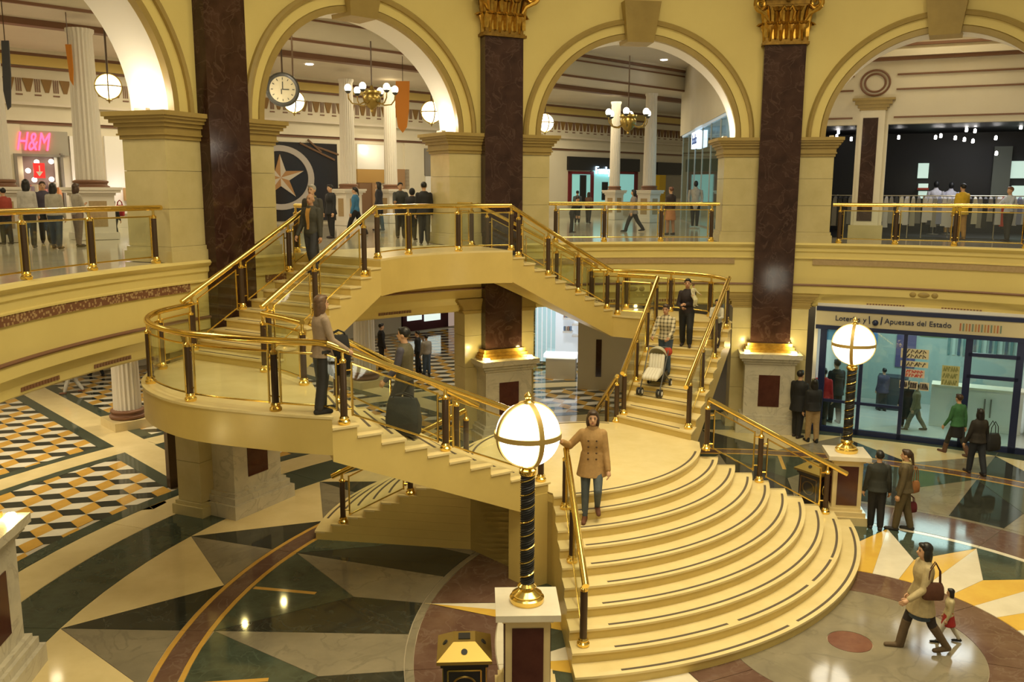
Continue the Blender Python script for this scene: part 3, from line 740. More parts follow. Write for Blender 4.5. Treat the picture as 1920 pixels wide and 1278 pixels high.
def inset(path, ref, e):                          # move a path towards a reference point
    o = []
    for i, p in enumerate(path):
        a = path[max(i - 1, 0)]; b = path[min(i + 1, len(path) - 1)]; u = unit(a, b); n = (-u[1], u[0])
        if (ref[0] - p[0]) * n[0] + (ref[1] - p[1]) * n[1] < 0: n = (-n[0], -n[1])
        o.append((p[0] + n[0] * e, p[1] + n[1] * e))
    return o
def flight_nodes(base, top, ref, z0, z1, n, fr, e=0.12):
    h = (z1 - z0) / n; m = n - 1; path = inset([lerp(base, top, q) for q in fr], ref, e); o = []
    for p, q in zip(path, fr):
        i = min(m - 1, max(0, int(q * m + 1e-6))); zf = z0 + (i + 1) * h if 0 <= q < 1 else (z1 if q >= 1 else z0)
        zr = z0 + h * 0.8 + q * (z1 - z0 - h * 0.8) + RH_
        o.append((*st(*p), zf, zr))
    return o
LB = []
# left lower flight, near and far side
p_ = inset(L2o, (8.5, -5.6), 0.14)
balustrade('brass and glass balustrade along the near edge of the left lower flight', flight_nodes(LL['nb'], LL['nt'], (6.3, -3.5), Z1, Z2L, 11, [0.02, 0.30, 0.50, 0.94, 1.0]) + flat_nodes(p_[2:7], Z2L), [0, 2, 3, 9])
balustrade('brass and glass balustrade along the far edge of the left lower flight', flight_nodes(LL['fb'], LL['ft'], (6.0, -3.5), Z1, Z2L, 11, [0.0, 0.14, 0.5, 0.86, 1.0]), [1, 2, 3])
p_ = inset(L2o, (8.5, -5.6), 0.14)
balustrade('curved brass and glass balustrade around the outer edge of the left side landing', flat_nodes(p_[6:], Z2L), [0, 6, 13, 19, len(p_) - 7])
balustrade('short level balustrade on the inner edge of the left side landing', flat_nodes([(7.75, -5.05), (8.4, -5.0), (9.25, -5.0)], Z2L), [0, 2])
balustrade('brass and glass balustrade along the near edge of the left upper flight', flight_nodes(UL['nb'], UL['nt'], (11, -3.5), Z2L, ZU, 11, [-0.02, 0.03, 0.42, 0.88, 1.0]), [1, 2, 3])
balustrade('balustrade along the far edge of the left upper flight, beside the dark pillar', flight_nodes(UL['fb'], UL['ft'], (10.5, -3.5), Z2L, ZU, 11, [-0.04, 0.03, 0.40, 0.80, 1.0]), [1, 2, 3, 4])
p_ = inset(BF, (12, 0.3), 0.12)
balustrade('curved brass and glass balustrade along the front of the bridge', flat_nodes(p_, ZU), [1, 8, 16, len(p_) - 1])
balustrade('balustrade on the left side of the bridge, towards the gallery', flat_nodes([(12.3, -2.08), (13.0, -2.08)], ZU), [0, 1])
balustrade('balustrade on the right side of the bridge, before the dark pillar', flat_nodes([(12.3, 2.78), (12.85, 2.78)], ZU), [0, 1])
# right side
balustrade('brass and glass balustrade along the outer edge of the right lower flight', flight_nodes(RL['nb'], RL['nt'], (7.0, 4.8), Z1, Z2L, 11, [-0.03, 0.06, 0.34, 0.66, 0.97, 1.02]), [1, 2, 3, 4])
balustrade('brass and glass balustrade along the inner edge of the right lower flight', flight_nodes(RL['fb'], RL['ft'], (6.5, 4.8), Z1, Z2L, 11, [-0.03, 0.03, 0.36, 0.68, 0.97, 1.0]), [1, 2, 3, 4])
p_ = inset(R2o, (9.2, 6.3), 0.14)
balustrade('curved balustrade around the outer edge of the right side landing', flat_nodes(p_, Z2L), [0, 6, 12, 18, len(p_) - 1])
balustrade('short level balustrade on the inner edge of the right side landing', flat_nodes([(8.75, 6.22), (9.85, 5.97)], Z2L), [0, 1])
balustrade('brass and glass balustrade along the near edge of the right upper flight', flight_nodes(UR['nb'], UR['nt'], (11, 4), Z2L, ZU, 11, [-0.02, 0.03, 0.34, 0.64, 0.92, 1.0]), [1, 2, 3, 4])
balustrade('balustrade along the far edge of the right upper flight', flight_nodes(UR['fb'], UR['ft'], (10.5, 4), Z2L, ZU, 11, [-0.02, 0.03, 0.34, 0.64, 0.92, 1.0]), [1, 2, 3, 4])
# along the sides of the front and back fans
def fan_rail(label, corner, d, ref, ks, ends, side, ext, drop, ins=0.10):
    """ks: step numbers carrying posts, 0 is the landing"""
    nodes = []; pos = []
    for k in ks:
        if k == 0: p = (corner[0] - d[0] * -0.10, corner[1] - d[1] * -0.10); z = Z1 if drop is None else Z1
        else: p = ends[k - 1][side]; p = (p[0] - d[0] * 0.20, p[1] - d[1] * 0.20); z = ends[k - 1][2]
        pos.append(p); nodes.append(z)
    path = inset(pos, ref, ins); N_ = [(*st(*p), z, z + RH_ - 0.02) for p, z in zip(path, nodes)]
    # straight rail from first to last
    n = len(N_); 
    L_ = [math.hypot(N_[i][0] - N_[0][0], N_[i][1] - N_[0][1]) for i in range(n)]
    N_ = [(a[0], a[1], a[2], N_[0][3] + (N_[-1][3] - N_[0][3]) * L_[i] / L_[-1]) for i, a in enumerate(N_)]
    a, b = Vector(N_[0]), Vector(N_[-1]); u = b - a; e = b + u * ext
    balustrade(label, N_, list(range(n)), (None, (e[0], e[1], e[3])))
fan_rail('brass and glass balustrade going down the left side of the curved front steps', FLc, FLd, (5, 0), [1, 4, 8], F_ends, 0, 0.06, None, 0.19)
fan_rail('brass and glass balustrade going down the right side of the curved front steps', FRc, FRd, (5, 0), [0, 4, 8], F_ends, 1, 0.16, None)
fan_rail('balustrade going down the left side of the back steps, under the side landing', BLc, BLd, (6, 0), [0, 4, 8], B_ends, 0, 0.08, None)
fan_rail('balustrade going down the right side of the back steps', BRc, BRd, (6, 0), [0, 4, 8], B_ends, 1, 0.08, None)
# gallery
BLb = ['gallery balustrade in front of the pink lettered shop', 'gallery balustrade left of the bridge, in front of the star mural', 'gallery balustrade under the arch right of the bridge', 'gallery balustrade in front of the black clothes shop']
for i in range(4):
    a, b = COLS[i] - HP - 0.25, COLS[i + 1] + HP + 0.25
    if i == 0: a -= 0
    if i == 1:                                      # broken by the bridge
        b = 133.5 + 11.3; 
        n = 4; nodes = [(*pol(13.36, a + (b - a) * k / n), ZU, ZU + RH_) for k in range(n + 1)]
        balustrade(BLb[i], nodes, [0, 4], frame=M['brass'])
        continue
    n = 24; nodes = [(*pol(13.36, a + (b - a) * k / n), ZU, ZU + RH_) for k in range(n + 1)]
    pi = {0: [0, 7, 15, 23], 2: [1, 8, 16, 23], 3: [1, 8, 15, 23]}[i]
    balustrade(BLb[i], nodes, pi, frame=M['brass'])
M['band_gold'] = mat('satin_gold_band', (0.50, 0.35, 0.11), 0.5, 0.3)
M['bin_brass'] = mat('brushed_bin_brass', (0.42, 0.30, 0.085), 0.42, 0.9)
# ================================================================== LAMPS, BINS
def lamp_pedestal(label, s, t):
    p = thing('lamp_pedestal', label, 'pedestal', st(s, t, 0), R_(2 if t < 0 else -9), 'lamp pedestals at the foot of the stairs')
    b = MB()
    for w, z0, z1 in ((0.86, 0, 0.18), (0.78, 0.18, 0.28), (0.66, 0.28, 0.34), (0.60, 0.34, 1.36), (0.68, 1.36, 1.42)): b.box((0, 0, (z0 + z1) / 2), (w, w, z1 - z0))
    bo = b.build('body', M['f_cream'], p, local=True)
    for k in range(4):
        m = Matrix.Rotation(k * math.pi / 2, 4, 'Z')
        MB().box((0, -0.305, 0.84), (0.42, 0.02, 0.86), 0, m).build('plaque', M['plaque'], bo, local=True)
    MB().box((0, 0, 1.465), (0.86, 0.86, 0.09)).build('top_slab', M['f_white'], p, local=True)
    return p
def globe_lamp(label, s, t):
    L_ = thing('globe_lamp', label, 'lamp', st(s, t, 1.51), AX - math.pi / 2 - R_(20 if t < 0 else -20), 'globe lamps at the foot of the stairs')
    MB().lathe([(0.225, 0), (0.235, 0.03), (0.235, 0.07), (0.20, 0.09), (0.205, 0.12), (0.14, 0.16), (0.10, 0.19), (0.13, 0.215), (0.13, 0.235), (0.09, 0.27)], (0, 0, 0), 28).build('lamp_base', M['brass'], L_, True, local=True)
    sh = MB().lathe([(0.088, 0.25), (0.088, 1.80)], (0, 0, 0), 20).build('shaft', M['black'], L_, True, local=True)
    for ph in (0.0,):
        pts = []
        for k in range(161):
            q = k / 160; a = ph + q * 2 * math.pi * 8; pts.append((0.094 * math.cos(a), 0.094 * math.sin(a), 0.27 + 1.52 * q))
        MB().tube(pts, 0.010, 5).build('spiral_band', M['brass'], sh, True, local=True)
    for ph in range(6):
        pts = []
        for k in range(121):
            q = k / 120; a = ph * math.pi / 3 + 0.2 + q * 2 * math.pi * 8; pts.append((0.088 * math.cos(a), 0.088 * math.sin(a), 0.27 + 1.52 * q))
        MB().tube(pts, 0.012, 4).build('rope_strand', M['black'], sh, True, local=True)
    MB().lathe([(0.09, 1.78), (0.115, 1.81), (0.115, 1.86), (0.085, 1.88), (0.10, 1.91), (0.07, 1.94)], (0, 0, 0), 20).build('collar', M['brass'], L_, True, local=True)
    zc = 2.34; g = MB().sphere((0, 0, zc), 0.425, 36, 22).build('globe', M['bulb'], L_, True, local=True)
    def band(name, M_):
        v = []; f = []; n = 48
        for k in range(n):
            a = 2 * math.pi * k / n
            for r, z in ((0.420, -0.034), (0.444, -0.034), (0.444, 0.034), (0.420, 0.034)):
                v.append(M_ @ Vector((r * math.cos(a), r * math.sin(a), z)) + Vector((0, 0, zc)))
        for k in range(n):
            for e in range(4): f.append((4 * k + e, 4 * k + (e + 1) % 4, 4 * ((k + 1) % n) + (e + 1) % 4, 4 * ((k + 1) % n) + e))
        MB().add(v, f).build(name, M['band_gold'], L_, True, local=True)
    band('ring_band', Matrix.Identity(3)); band('ring_band', Matrix.Rotation(math.pi / 2, 3, 'X')); band('ring_band', Matrix.Rotation(math.pi / 2, 3, 'Y'))
    MB().lathe([(0.09, zc + 0.42), (0.06, zc + 0.45), (0.03, zc + 0.47), (0.05, zc + 0.50), (0.05, zc + 0.53), (0.01, zc + 0.57)], (0, 0, 0), 14).build('finial', M['brass'], L_, True, local=True)
LPL, LPR = (2.28, -4.93), (2.62, 5.02)
lamp_pedestal('white topped marble pedestal with maroon panels in the foreground', *LPL)
lamp_pedestal('white topped marble pedestal with maroon panels right of the curved steps', *LPR)
globe_lamp('large white globe lamp on a black twisted post in the foreground', *LPL)
globe_lamp('white globe lamp on a black twisted post in front of the shop', *LPR)
def bin_(label, loc, rz):
    b = thing('litter_bin', label, 'bin', loc, rz, 'brass topped litter bins')
    b.scale = (1.2, 1.2, 1.1)
    body = MB()
    body.box((0, 0, 0.43), (0.46, 0.46, 0.78)); body.box((0, 0, 0.03), (0.54, 0.54, 0.06)); body.box((0, 0, 0.84), (0.52, 0.52, 0.06))
    bo = body.build('body', M['black'], b, local=True)
    for k in range(4):
        m = Matrix.Rotation(k * math.pi / 2, 4, 'Z')
        fr = MB()
        for x, z, w, h in ((0, 0.76, 0.36, 0.018), (0, 0.14, 0.36, 0.018), (-0.18, 0.45, 0.018, 0.62), (0.18, 0.45, 0.018, 0.62)): fr.box((x, -0.235, z), (w, 0.012, h), 0, m)
        fr.build('gold_frame', M['brass'], bo, local=True)
        v = []; n = 28
        mm = MB()
        pts = [m @ Vector((0.13 * math.cos(2 * math.pi * q / n), -0.235, 0.55 + 0.13 * math.sin(2 * math.pi * q / n))) for q in range(n + 1)]
        mm.tube(pts, 0.012, 5); mm.build('gold_ring', M['brass_dark'], bo, True, local=True)
    lid = MB(); lid.box((0, 0, 0.89), (0.60, 0.60, 0.04))
    v = [(-0.30, -0.30, 0.91), (0.30, -0.30, 0.91), (0.30, 0.30, 0.91), (-0.30, 0.30, 0.91), (-0.12, -0.12, 1.06), (0.12, -0.12, 1.06), (0.12, 0.12, 1.06), (-0.12, 0.12, 1.06)]
    lid.add(v, [(0, 1, 2, 3), (4, 5, 6, 7), (0, 1, 5, 4), (1, 2, 6, 5), (2, 3, 7, 6), (3, 0, 4, 7)])
    lo = lid.build('lid', M['bin_brass'], b, local=True)
    MB().box((0, 0, 1.064), (0.13, 0.13, 0.014)).build('ash_tray', M['black'], lo, local=True)
    for k in range(4):
        m = Matrix.Rotation(k * math.pi / 2, 4, 'Z') @ Matrix.Translation((0, -0.215, 0.988)) @ Matrix.Rotation(R_(50), 4, 'X')
        hole = MB(); q = 14
        hv = [m @ Vector((0.035 * math.cos(2 * math.pi * i / q), 0.035 * math.sin(2 * math.pi * i / q), z)) for z in (-0.01, 0.006) for i in range(q)]
        hole.add(hv, [tuple(range(q)), tuple(range(q, 2 * q))] + [(i, (i + 1) % q, q + (i + 1) % q, q + i) for i in range(q)])
        hole.build('vent_hole', M['black'], lo, local=True)
bin_('black litter bin with a brass pyramid lid in the foreground', (-0.62, 10.95, 0), R_(3))
bin_('black litter bin with a brass lid behind the right lamp pedestal', (6.75, 18.75, 0), R_(30))
# ================================================================== GALLERY AND SHOPS BEHIND THE ARCHES
def ray_plane(x, y, p0, n):                       # place seen at (x, y) on a vertical plane
    a = at(x, y, 10.0) - Vector((0, 0, EYE)); k = (Vector(p0) - Vector((0, 0, EYE))).dot(Vector(n)) / a.dot(Vector(n))
    return Vector((0, 0, EYE)) + a * k
class Plane:                                       # vertical drawing plane: along e, up, depth towards n
    def __init__(s, p0, e): s.p = Vector((p0[0], p0[1], 0)); s.e = Vector((e[0], e[1], 0)).normalized(); s.n = Vector((s.e.y, -s.e.x, 0))
    def uv(s, x, y): q = ray_plane(x, y, s.p, s.n); return (q - s.p).dot(s.e), q.z
    def pt(s, u, z, d=0.0): q = s.p + s.e * u + s.n * d; return (q.x, q.y, z)
    def box(s, mb, u0, u1, z0, z1, d0, d1):
        v = [s.pt(u, z, d) for d in (d0, d1) for u, z in ((u0, z0), (u1, z0), (u1, z1), (u0, z1))]
        return mb.add(v, [(0, 1, 2, 3), (7, 6, 5, 4), (0, 4, 5, 1), (1, 5, 6, 2), (2, 6, 7, 3), (3, 7, 4, 0)])
    def part(s, name, m, u0, u1, z0, z1, d0, d1, parent): return s.box(MB(), u0, u1, z0, z1, d0, d1).build(name, m, parent)
    def px(s, name, m, x0, y0, x1, y1, d0, d1, parent):     # the same, from two corners in the photograph
        u0, z1 = s.uv(x0, y0); u1, z0 = s.uv(x1, y1); return s.part(name, m, u0, u1, z0, z1, d0, d1, parent)
def text(name, string, size, m, parent, pl, u, z, d, ext=0.03, shear=0.0, align='CENTER', sx=1.0):
    c = bpy.data.curves.new('txt', 'FONT'); c.body = string; c.size = size; c.extrude = ext; c.shear = shear; c.align_x = align; c.align_y = 'CENTER'
    o = bpy.data.objects.new('txt', c); C.objects.link(o); me = bpy.data.meshes.new_from_object(o.evaluated_get(bpy.context.evaluated_depsgraph_get()))
    bpy.data.objects.remove(o); me.name = name
    ex, nz = pl.e * sx, pl.n; org = Vector(pl.pt(u, z, d)); w = wloc(parent)
    for v in me.vertices: v.co = org + ex * v.co.x + Vector((0, 0, 1)) * v.co.y + nz * v.co.z - w
    me.materials.clear(); me.materials.append(m); return link(name, me, parent)

# ---- ceiling of the gallery
ZC = 12.95
ceil = MB().sector(RW1 - 0.05, 44.0, 26, 200, ZC, ZC + 0.2, 60).build('ceiling', M['plaster2']); struct(ceil, 'cream gallery ceiling with brown mouldings')
for r, w_ in ((14.9, 0.08), (16.2, 0.10), (17.8, 0.10)):
    MB().ringsweep([(r, ZC + 0.01), (r, ZC - 0.08), (r + w_, ZC - 0.10), (r + w_, ZC + 0.01)], 28, 198).build('ceiling_moulding', M['redline'], ceil)
bm_ = Plane(st(21.3, 0), (math.sin(AX), -math.cos(AX)))
bm_.part('lower_ceiling', M['plaster2'], -17, 45, 11.90, 12.0, -8.9, 0.0, ceil)
bm_.part('beam_face', M['plaster'], -17, 45, 11.90, ZC, -0.1, 0.06, ceil)
for z0, z1, d in ((11.87, 11.95, 0.10), (12.56, 12.62, 0.10), (12.76, 12.86, 0.22), (12.86, ZC, 0.34)): bm_.part('beam_line', M['redline'] if z0 != 12.86 else M['plaster'], -17, 45, z0, z1, 0.0, d, ceil)
bm_.part('ceiling_beam', M['redline'], -17, 45, 11.72, 11.92, -2.6, -2.2, ceil)
for x, y, z in ((580, 120, 11.9), (1133, 110, ZC), (1245, 112, ZC), (1225, 192, 11.9), (1655, 108, ZC), (330, 30, ZC), (690, 60, ZC)):
    p = on(x, y, z)
    MB().lathe([(0.15, -0.02), (0.15, 0.0)], p, 16).build('downlight', M['down'], ceil)

# ---- far wall of the gallery, parallel to the cross axis of the stairs
FW = Plane(st(30, 0), (math.sin(AX), -math.cos(AX)))
wall_far = FW.part('wall_far', M['plaster'], -20, 45, 0, 11.9, -0.4, 0.0, None); struct(wall_far, 'plaster wall of the gallery with a gilded frieze')
def fwb(name, m, z0, z1, d): FW.part(name, m, -20, 45, z0, z1, 0.0, d, wall_far)
fwb('cornice_line', M['redline'], 9.32, 9.42, 0.06); fwb('cornice_step', M['plaster'], 9.42, 9.60, 0.16); fwb('cornice_step', M['plaster2'], 9.98, 10.08, 0.22)
fwb('cornice_line', M['redline'], 11.26, 11.34, 0.06); fwb('cove_band', M['cove'], 11.36, 11.70, 0.10); fwb('cornice_line', M['redline'], 11.70, 11.80, 0.14); fwb('cornice_step', M['plaster'], 11.80, 11.9, 0.3)
fr = MB(); fr2 = MB()
for k in range(0, 96):                             # frieze: gilded palmettes with flutes between
    u = -19 + k * 0.62
    z = 10.46
    fr.add([FW.pt(u - 0.06, z, 0.03), FW.pt(u + 0.06, z, 0.03), FW.pt(u + 0.19, z + 0.46, 0.05), FW.pt(u - 0.19, z + 0.46, 0.05), FW.pt(u - 0.06, z, 0.0), FW.pt(u + 0.06, z, 0.0), FW.pt(u + 0.19, z + 0.46, 0.0), FW.pt(u - 0.19, z + 0.46, 0.0)],
           [(0, 1, 2, 3), (4, 5, 6, 7), (0, 1, 5, 4), (1, 2, 6, 5), (2, 3, 7, 6), (3, 0, 4, 7)])
    for e in (0.24, 0.31, 0.38): FW.box(fr2, u + e - 0.015, u + e + 0.015, z, z + 0.46, 0.0, 0.03)
    FW.box(fr2, u + 0.2, u + 0.42, z - 0.13, z - 0.08, 0.0, 0.03)
tag(fr.build('frieze_palmette', flat('frieze_gilt', (0.24, 0.13, 0.03)), wall_far), kind='stuff'); tag(fr2.build('frieze_flute', M['redline'], wall_far), kind='stuff')
for t_ in (-3.8, 14.2, 23.2):                      # flat pilasters on the far wall
    FW.part('pilaster', M['plaster'], t_ - 0.5, t_ + 0.5, ZU, 9.3, 0, 0.12, wall_far)

# ---- fluted columns
fl_sh = MB().lathe([(0.40, 0.0), (0.385, 1.2), (0.34, 4.15), (0.39, 4.22), (0.39, 4.3)], (0, 0, 0), 80, 0.085, 20).mesh('shaft', M['white_col'], True)
fl_b1 = MB().lathe([(0.47, 0.0), (0.52, 0.05), (0.52, 0.10), (0.46, 0.13), (0.45, 0.17), (0.49, 0.21), (0.49, 0.25), (0.42, 0.28)], (0, 0, 0), 32).mesh('base_ring', M['redline'], True)
pdm = MB()
for w_, z0, z1 in ((1.10, 0, 0.2), (0.96, 0.2, 1.28), (1.04, 1.28, 1.36), (1.26, 1.36, 1.44), (1.34, 1.44, 1.52)): pdm.box((0, 0, (z0 + z1) / 2), (w_, w_, z1 - z0))
pdm = pdm.mesh('pedestal', M['white_col'])
pdp = MB().box((0, 0, 0.75), (0.5, 0.98, 0.75)).box((0, 0, 0.75), (0.98, 0.5, 0.75)).mesh('pedestal_panel', M['bandbrown'])
def fluted(label, p, z, k=1.0):
    t = thing('fluted_column', label, 'column', (p[0], p[1], z), AX, 'white fluted columns of the gallery'); t.scale = (k, k, 1)
    if z > 1:
        link('pedestal', pdm, t); link('pedestal_panel', pdp, t); link('base_ring', fl_b1, t, (0, 0, 1.45)); link('shaft', fl_sh, t, (0, 0, 1.70))
    else:
        MB().box((0, 0, 0.13), (1.2, 1.2, 0.26)).build('plinth', M['f_cream'], t, local=True); link('base_ring', fl_b1, t, (0, 0, 0.26)); link('shaft', fl_sh, t, (0, 0, 0.5))
def colat(x, y, Y): p = at(x, y, Y); return (p.x, p.y)
fluted('white fluted column behind the leaning crowd, near the pink lettered shop', colat(170, 345, 26.6), ZU)
fluted('white fluted column right of the star mural', colat(653, 340, 38.0), ZU, 0.82)
fluted('white fluted column left of the orange banner', colat(733, 340, 41.0), ZU, 0.76)
fluted('slim white fluted column seen through the arch right of the bridge', colat(1152, 355, 47.0), ZU, 0.70)
fluted('white fluted column beside the yellow pillar, right of the slim one', colat(1217, 355, 43.0), ZU, 0.78)
fluted('white fluted column at the left edge of the gallery', colat(-6, 345, 25.0), ZU)
fluted('white fluted column on the tiled ground floor at left', (-11.55, 25.9), 0.0)
fluted('white fluted column under the bridge, behind the couple on the stairs', (-5.35, 31.6), 0.0)

# ---- shop fronts on the upper gallery, on the far wall
G_ = 'shop fronts of the upper gallery'
hm = thing('shop_front', 'shop front with pink letters above its entrance', 'shop', FW.pt(FW.uv(80, 380)[0], ZU), 0, G_)
FW.px('fascia_panel', flat('grey_fascia', (0.36, 0.34, 0.28)), 22, 243, 128, 292, 0, 0.10, hm)
u0, z0 = FW.uv(58, 267); ns = FW.uv(85, 267)[0] - FW.uv(33, 267)[0]
text('sign_letters', 'H&M', 0.92, lit('pink_neon', (1.0, 0.05, 0.12), 3.2), hm, FW, u0, z0, 0.12, 0.05, 0.35, sx=0.56)
FW.px('entrance_interior', flat('mauve_interior', (0.22, 0.15, 0.15)), 32, 293, 112, 392, 0.0, 0.04, hm)
FW.px('entrance_wall', M['white'], 100, 295, 113, 392, 0.04, 0.10, hm)
for a, b, c_, d in ((28, 288, 118, 295), (28, 288, 32, 392), (114, 288, 118, 392)): FW.px('entrance_frame', flat('grey_frame', (0.22, 0.2, 0.17)), a, b, c_, d, 0.0, 0.22, hm)
sgn = FW.px('arrow_sign', lit('red_sign', (0.75, 0.02, 0.02), 0.7), 52, 306, 75, 334, 0.6, 0.66, hm)
FW.px('arrow_stem', M['white'], 62, 311, 65, 325, 0.66, 0.68, sgn)
a_, b_, c_ = FW.uv(57, 322), FW.uv(70, 322), FW.uv(63.5, 331)
MB().add([FW.pt(*a_, 0.66), FW.pt(*b_, 0.66), FW.pt(*c_, 0.66), FW.pt(*a_, 0.68), FW.pt(*b_, 0.68), FW.pt(*c_, 0.68)], [(0, 1, 2), (3, 5, 4), (0, 3, 4, 1), (1, 4, 5, 2), (2, 5, 3, 0)]).build('arrow_head', M['white'], sgn)
for x, y in ((64, 304), (91, 303), (48, 320), (92, 336), (60, 337)):
    u_, z_ = FW.uv(x, y); MB().sphere(FW.pt(u_, z_, 0.3), 0.09, 10, 6).build('ceiling_spot', M['bulb2'], hm, True)
rnd = random.Random(3)
for k in range(9):
    u_, z_ = FW.uv(38 + k * 8, 352); MB().box(FW.pt(u_, ZU + 1.2 + 0.3 * rnd.random(), 0.35), (0.22, 0.22, 0.5)).build('hung_garment', flat('garment_%d' % (k % 4), [(0.6, 0.25, 0.1), (0.7, 0.3, 0.3), (0.3, 0.25, 0.35), (0.65, 0.6, 0.5)][k % 4]), hm)
for nm, x0, x1 in (('display_wall', 128, 151), ('display_wall', 193, 249)):
    FW.px(nm, M['white'], x0, 255, x1, 400, 0.0, 0.12, hm)
    u_ = (FW.uv(x0, 380)[0] + FW.uv(x1, 380)[0]) / 2
    q = FW.pt(u_, ZU + 1.6, 0.7); point_light('shop_wash', q, 6, (1.0, 0.85, 0.85), 0.15)
FW.px('ochre_box', flat('ochre_wood', (0.45, 0.27, 0.08)), 228, 352, 246, 376, 0.12, 0.4, hm)
# mural with a ring and a star
mu = thing('star_mural', 'dark wall mural with a pale ring and a brown star', 'mural', FW.pt(FW.uv(570, 390)[0], ZU), 0)
FW.px('mural_panel', flat('mural_dark', (0.020, 0.016, 0.016), 0.25), 490, 264, 634, 412, 0.0, 0.08, mu)
cu, cz = FW.uv(524, 333); ru = FW.uv(587, 333)[0] - cu; rz = FW.uv(524, 272)[1] - cz
def ellipse_ring(k0, k1, n=48):
    v = []; f = []
    for i in range(n):
        a = 2 * math.pi * i / n
        for k in (k0, k1):
            for d in (0.08, 0.11): v.append(FW.pt(cu + ru * k * math.cos(a), cz + rz * k * math.sin(a), d))
    for i in range(n):
        j = (i + 1) % n
        for a, b in ((0, 1), (1, 3), (3, 2), (2, 0)): f.append((4 * i + a, 4 * i + b, 4 * j + b, 4 * j + a))
    return MB().add(v, f)
ellipse_ring(0.82, 1.0).build('pale_ring', flat('mural_grey', (0.40, 0.36, 0.33)), mu)
def star_tri(nm, m, pts):
    v = [FW.pt(cu + ru * x, cz + rz * y, d) for d in (0.08, 0.115) for x, y in pts]; MB().add(v, [(0, 1, 2), (5, 4, 3), (0, 3, 4, 1), (1, 4, 5, 2), (2, 5, 3, 0)]).build(nm, m, mu)
br_, wh_ = flat('mural_brown', (0.36, 0.19, 0.07)), flat('mural_white', (0.50, 0.44, 0.36))
for q in range(5):
    a = R_(90 + 72 * q); c_, s_ = math.cos(a), math.sin(a); a1, a2 = R_(90 + 72 * q + 36), R_(90 + 72 * q - 36)
    star_tri('star_ray', br_, [(0, 0), (0.72 * c_, 0.72 * s_), (0.26 * math.cos(a1), 0.26 * math.sin(a1))])
    star_tri('star_ray', wh_, [(0, 0), (0.26 * math.cos(a2), 0.26 * math.sin(a2)), (0.72 * c_, 0.72 * s_)])
for x0, y0, x1, y1 in ((560, 268, 625, 300), (590, 275, 632, 290), (575, 262, 600, 285)):
    a, b = FW.uv(x0, y0), FW.uv(x1, y1); MB().tube([FW.pt(*a, 0.1), FW.pt(*b, 0.1)], 0.05, 5).build('mural_line', flat('mural_line', (0.16, 0.09, 0.05)), mu)
# lit rooms beyond
rm = thing('shop_front', 'lit cream shop front with ochre panelling behind the crowd on the bridge', 'shop', FW.pt(FW.uv(720, 390)[0], ZU), 0, G_)
FW.px('lit_wall', M['white'], 668, 270, 727, 318, 0.0, 0.06, rm); FW.px('ochre_panel', flat('ochre_wood', (0.45, 0.27, 0.08)), 668, 317, 727, 343, 0.0, 0.10, rm)
FW.px('counter', flat('brown_wood', (0.22, 0.12, 0.06)), 668, 343, 700, 400, 0.0, 0.3, rm); FW.px('door_panel', flat('tan_wood', (0.36, 0.21, 0.10)), 690, 343, 703, 402, 0.3, 0.36, rm)
FW.px('side_wall', M['plaster'], 740, 272, 795, 400, 0.0, 0.06, rm); FW.px('ochre_panel', flat('tan_wood', (0.36, 0.21, 0.10)), 740, 317, 765, 355, 0.06, 0.12, rm)
FW.px('dark_header', flat('grey_frame', (0.22, 0.2, 0.17)), 795, 278, 840, 330, 0.0, 0.06, rm); FW.px('shop_window', M['white'], 797, 330, 840, 400, 0.0, 0.05, rm)
for x, y in ((680, 279), (820, 307)):
    u_, z_ = FW.uv(x, y); MB().sphere(FW.pt(u_, z_, 0.15), 0.09, 10, 6).build('ceiling_spot', M['down'], rm, True)
u_, z_ = FW.uv(697, 282); point_light('shop_wash', FW.pt(u_, z_ - 0.1, 0.8), 14, SOFT, 0.1)
# shops seen through the arch right of the bridge
sh = thing('shop_front', 'shop front with black header, dark red window frames and turquoise panes', 'shop', FW.pt(FW.uv(1130, 385)[0], ZU), 0, G_)
FW.px('header', M['black'], 1063, 293, 1196, 322, 0, 0.15, sh); FW.px('header', M['black'], 1230, 304, 1276, 328, 0, 0.15, sh)
teal = lit('turquoise_pane', (0.22, 0.50, 0.46), 0.55); dred = flat('dark_red_frame', (0.16, 0.012, 0.02))
for x0, x1 in ((1065, 1110), (1148, 1192)):
    FW.px('window_pane', teal, x0 + 4, 326, x1 - 4, 382, 0.0, 0.05, sh)
    for a, b, c_, d in ((x0, 321, x1, 327), (x0, 321, x0 + 4, 385), (x1 - 4, 321, x1, 385)): FW.px('window_frame', dred, a, b, c_, d, 0.0, 0.12, sh)
FW.px('doorway', lit('turquoise_pane', (0.22, 0.50, 0.46), 0.55), 1111, 313, 1140, 384, 0.0, 0.06, sh)
FW.px('display_post', M['black'], 1086, 328, 1096, 382, 0.05, 0.12, sh); FW.px('dark_poster', M['black'], 1127, 341, 1137, 375, 0.06, 0.1, sh)
u_, z_ = FW.uv(1127, 320); text('sign_letters', 'Funky', 0.62, lit('blue_white_neon', (0.55, 0.80, 1.0), 5.0), sh, FW, u_, z_, 0.2, 0.03)
FW.px('yellow_pillar', flat('yellow_paint', (0.75, 0.50, 0.02)), 1230, 328, 1240, 385, 0.0, 0.3, sh); FW.px('grey_wall', flat('grey_fascia', (0.36, 0.34, 0.28)), 1241, 328, 1276, 372, 0, 0.05, sh)
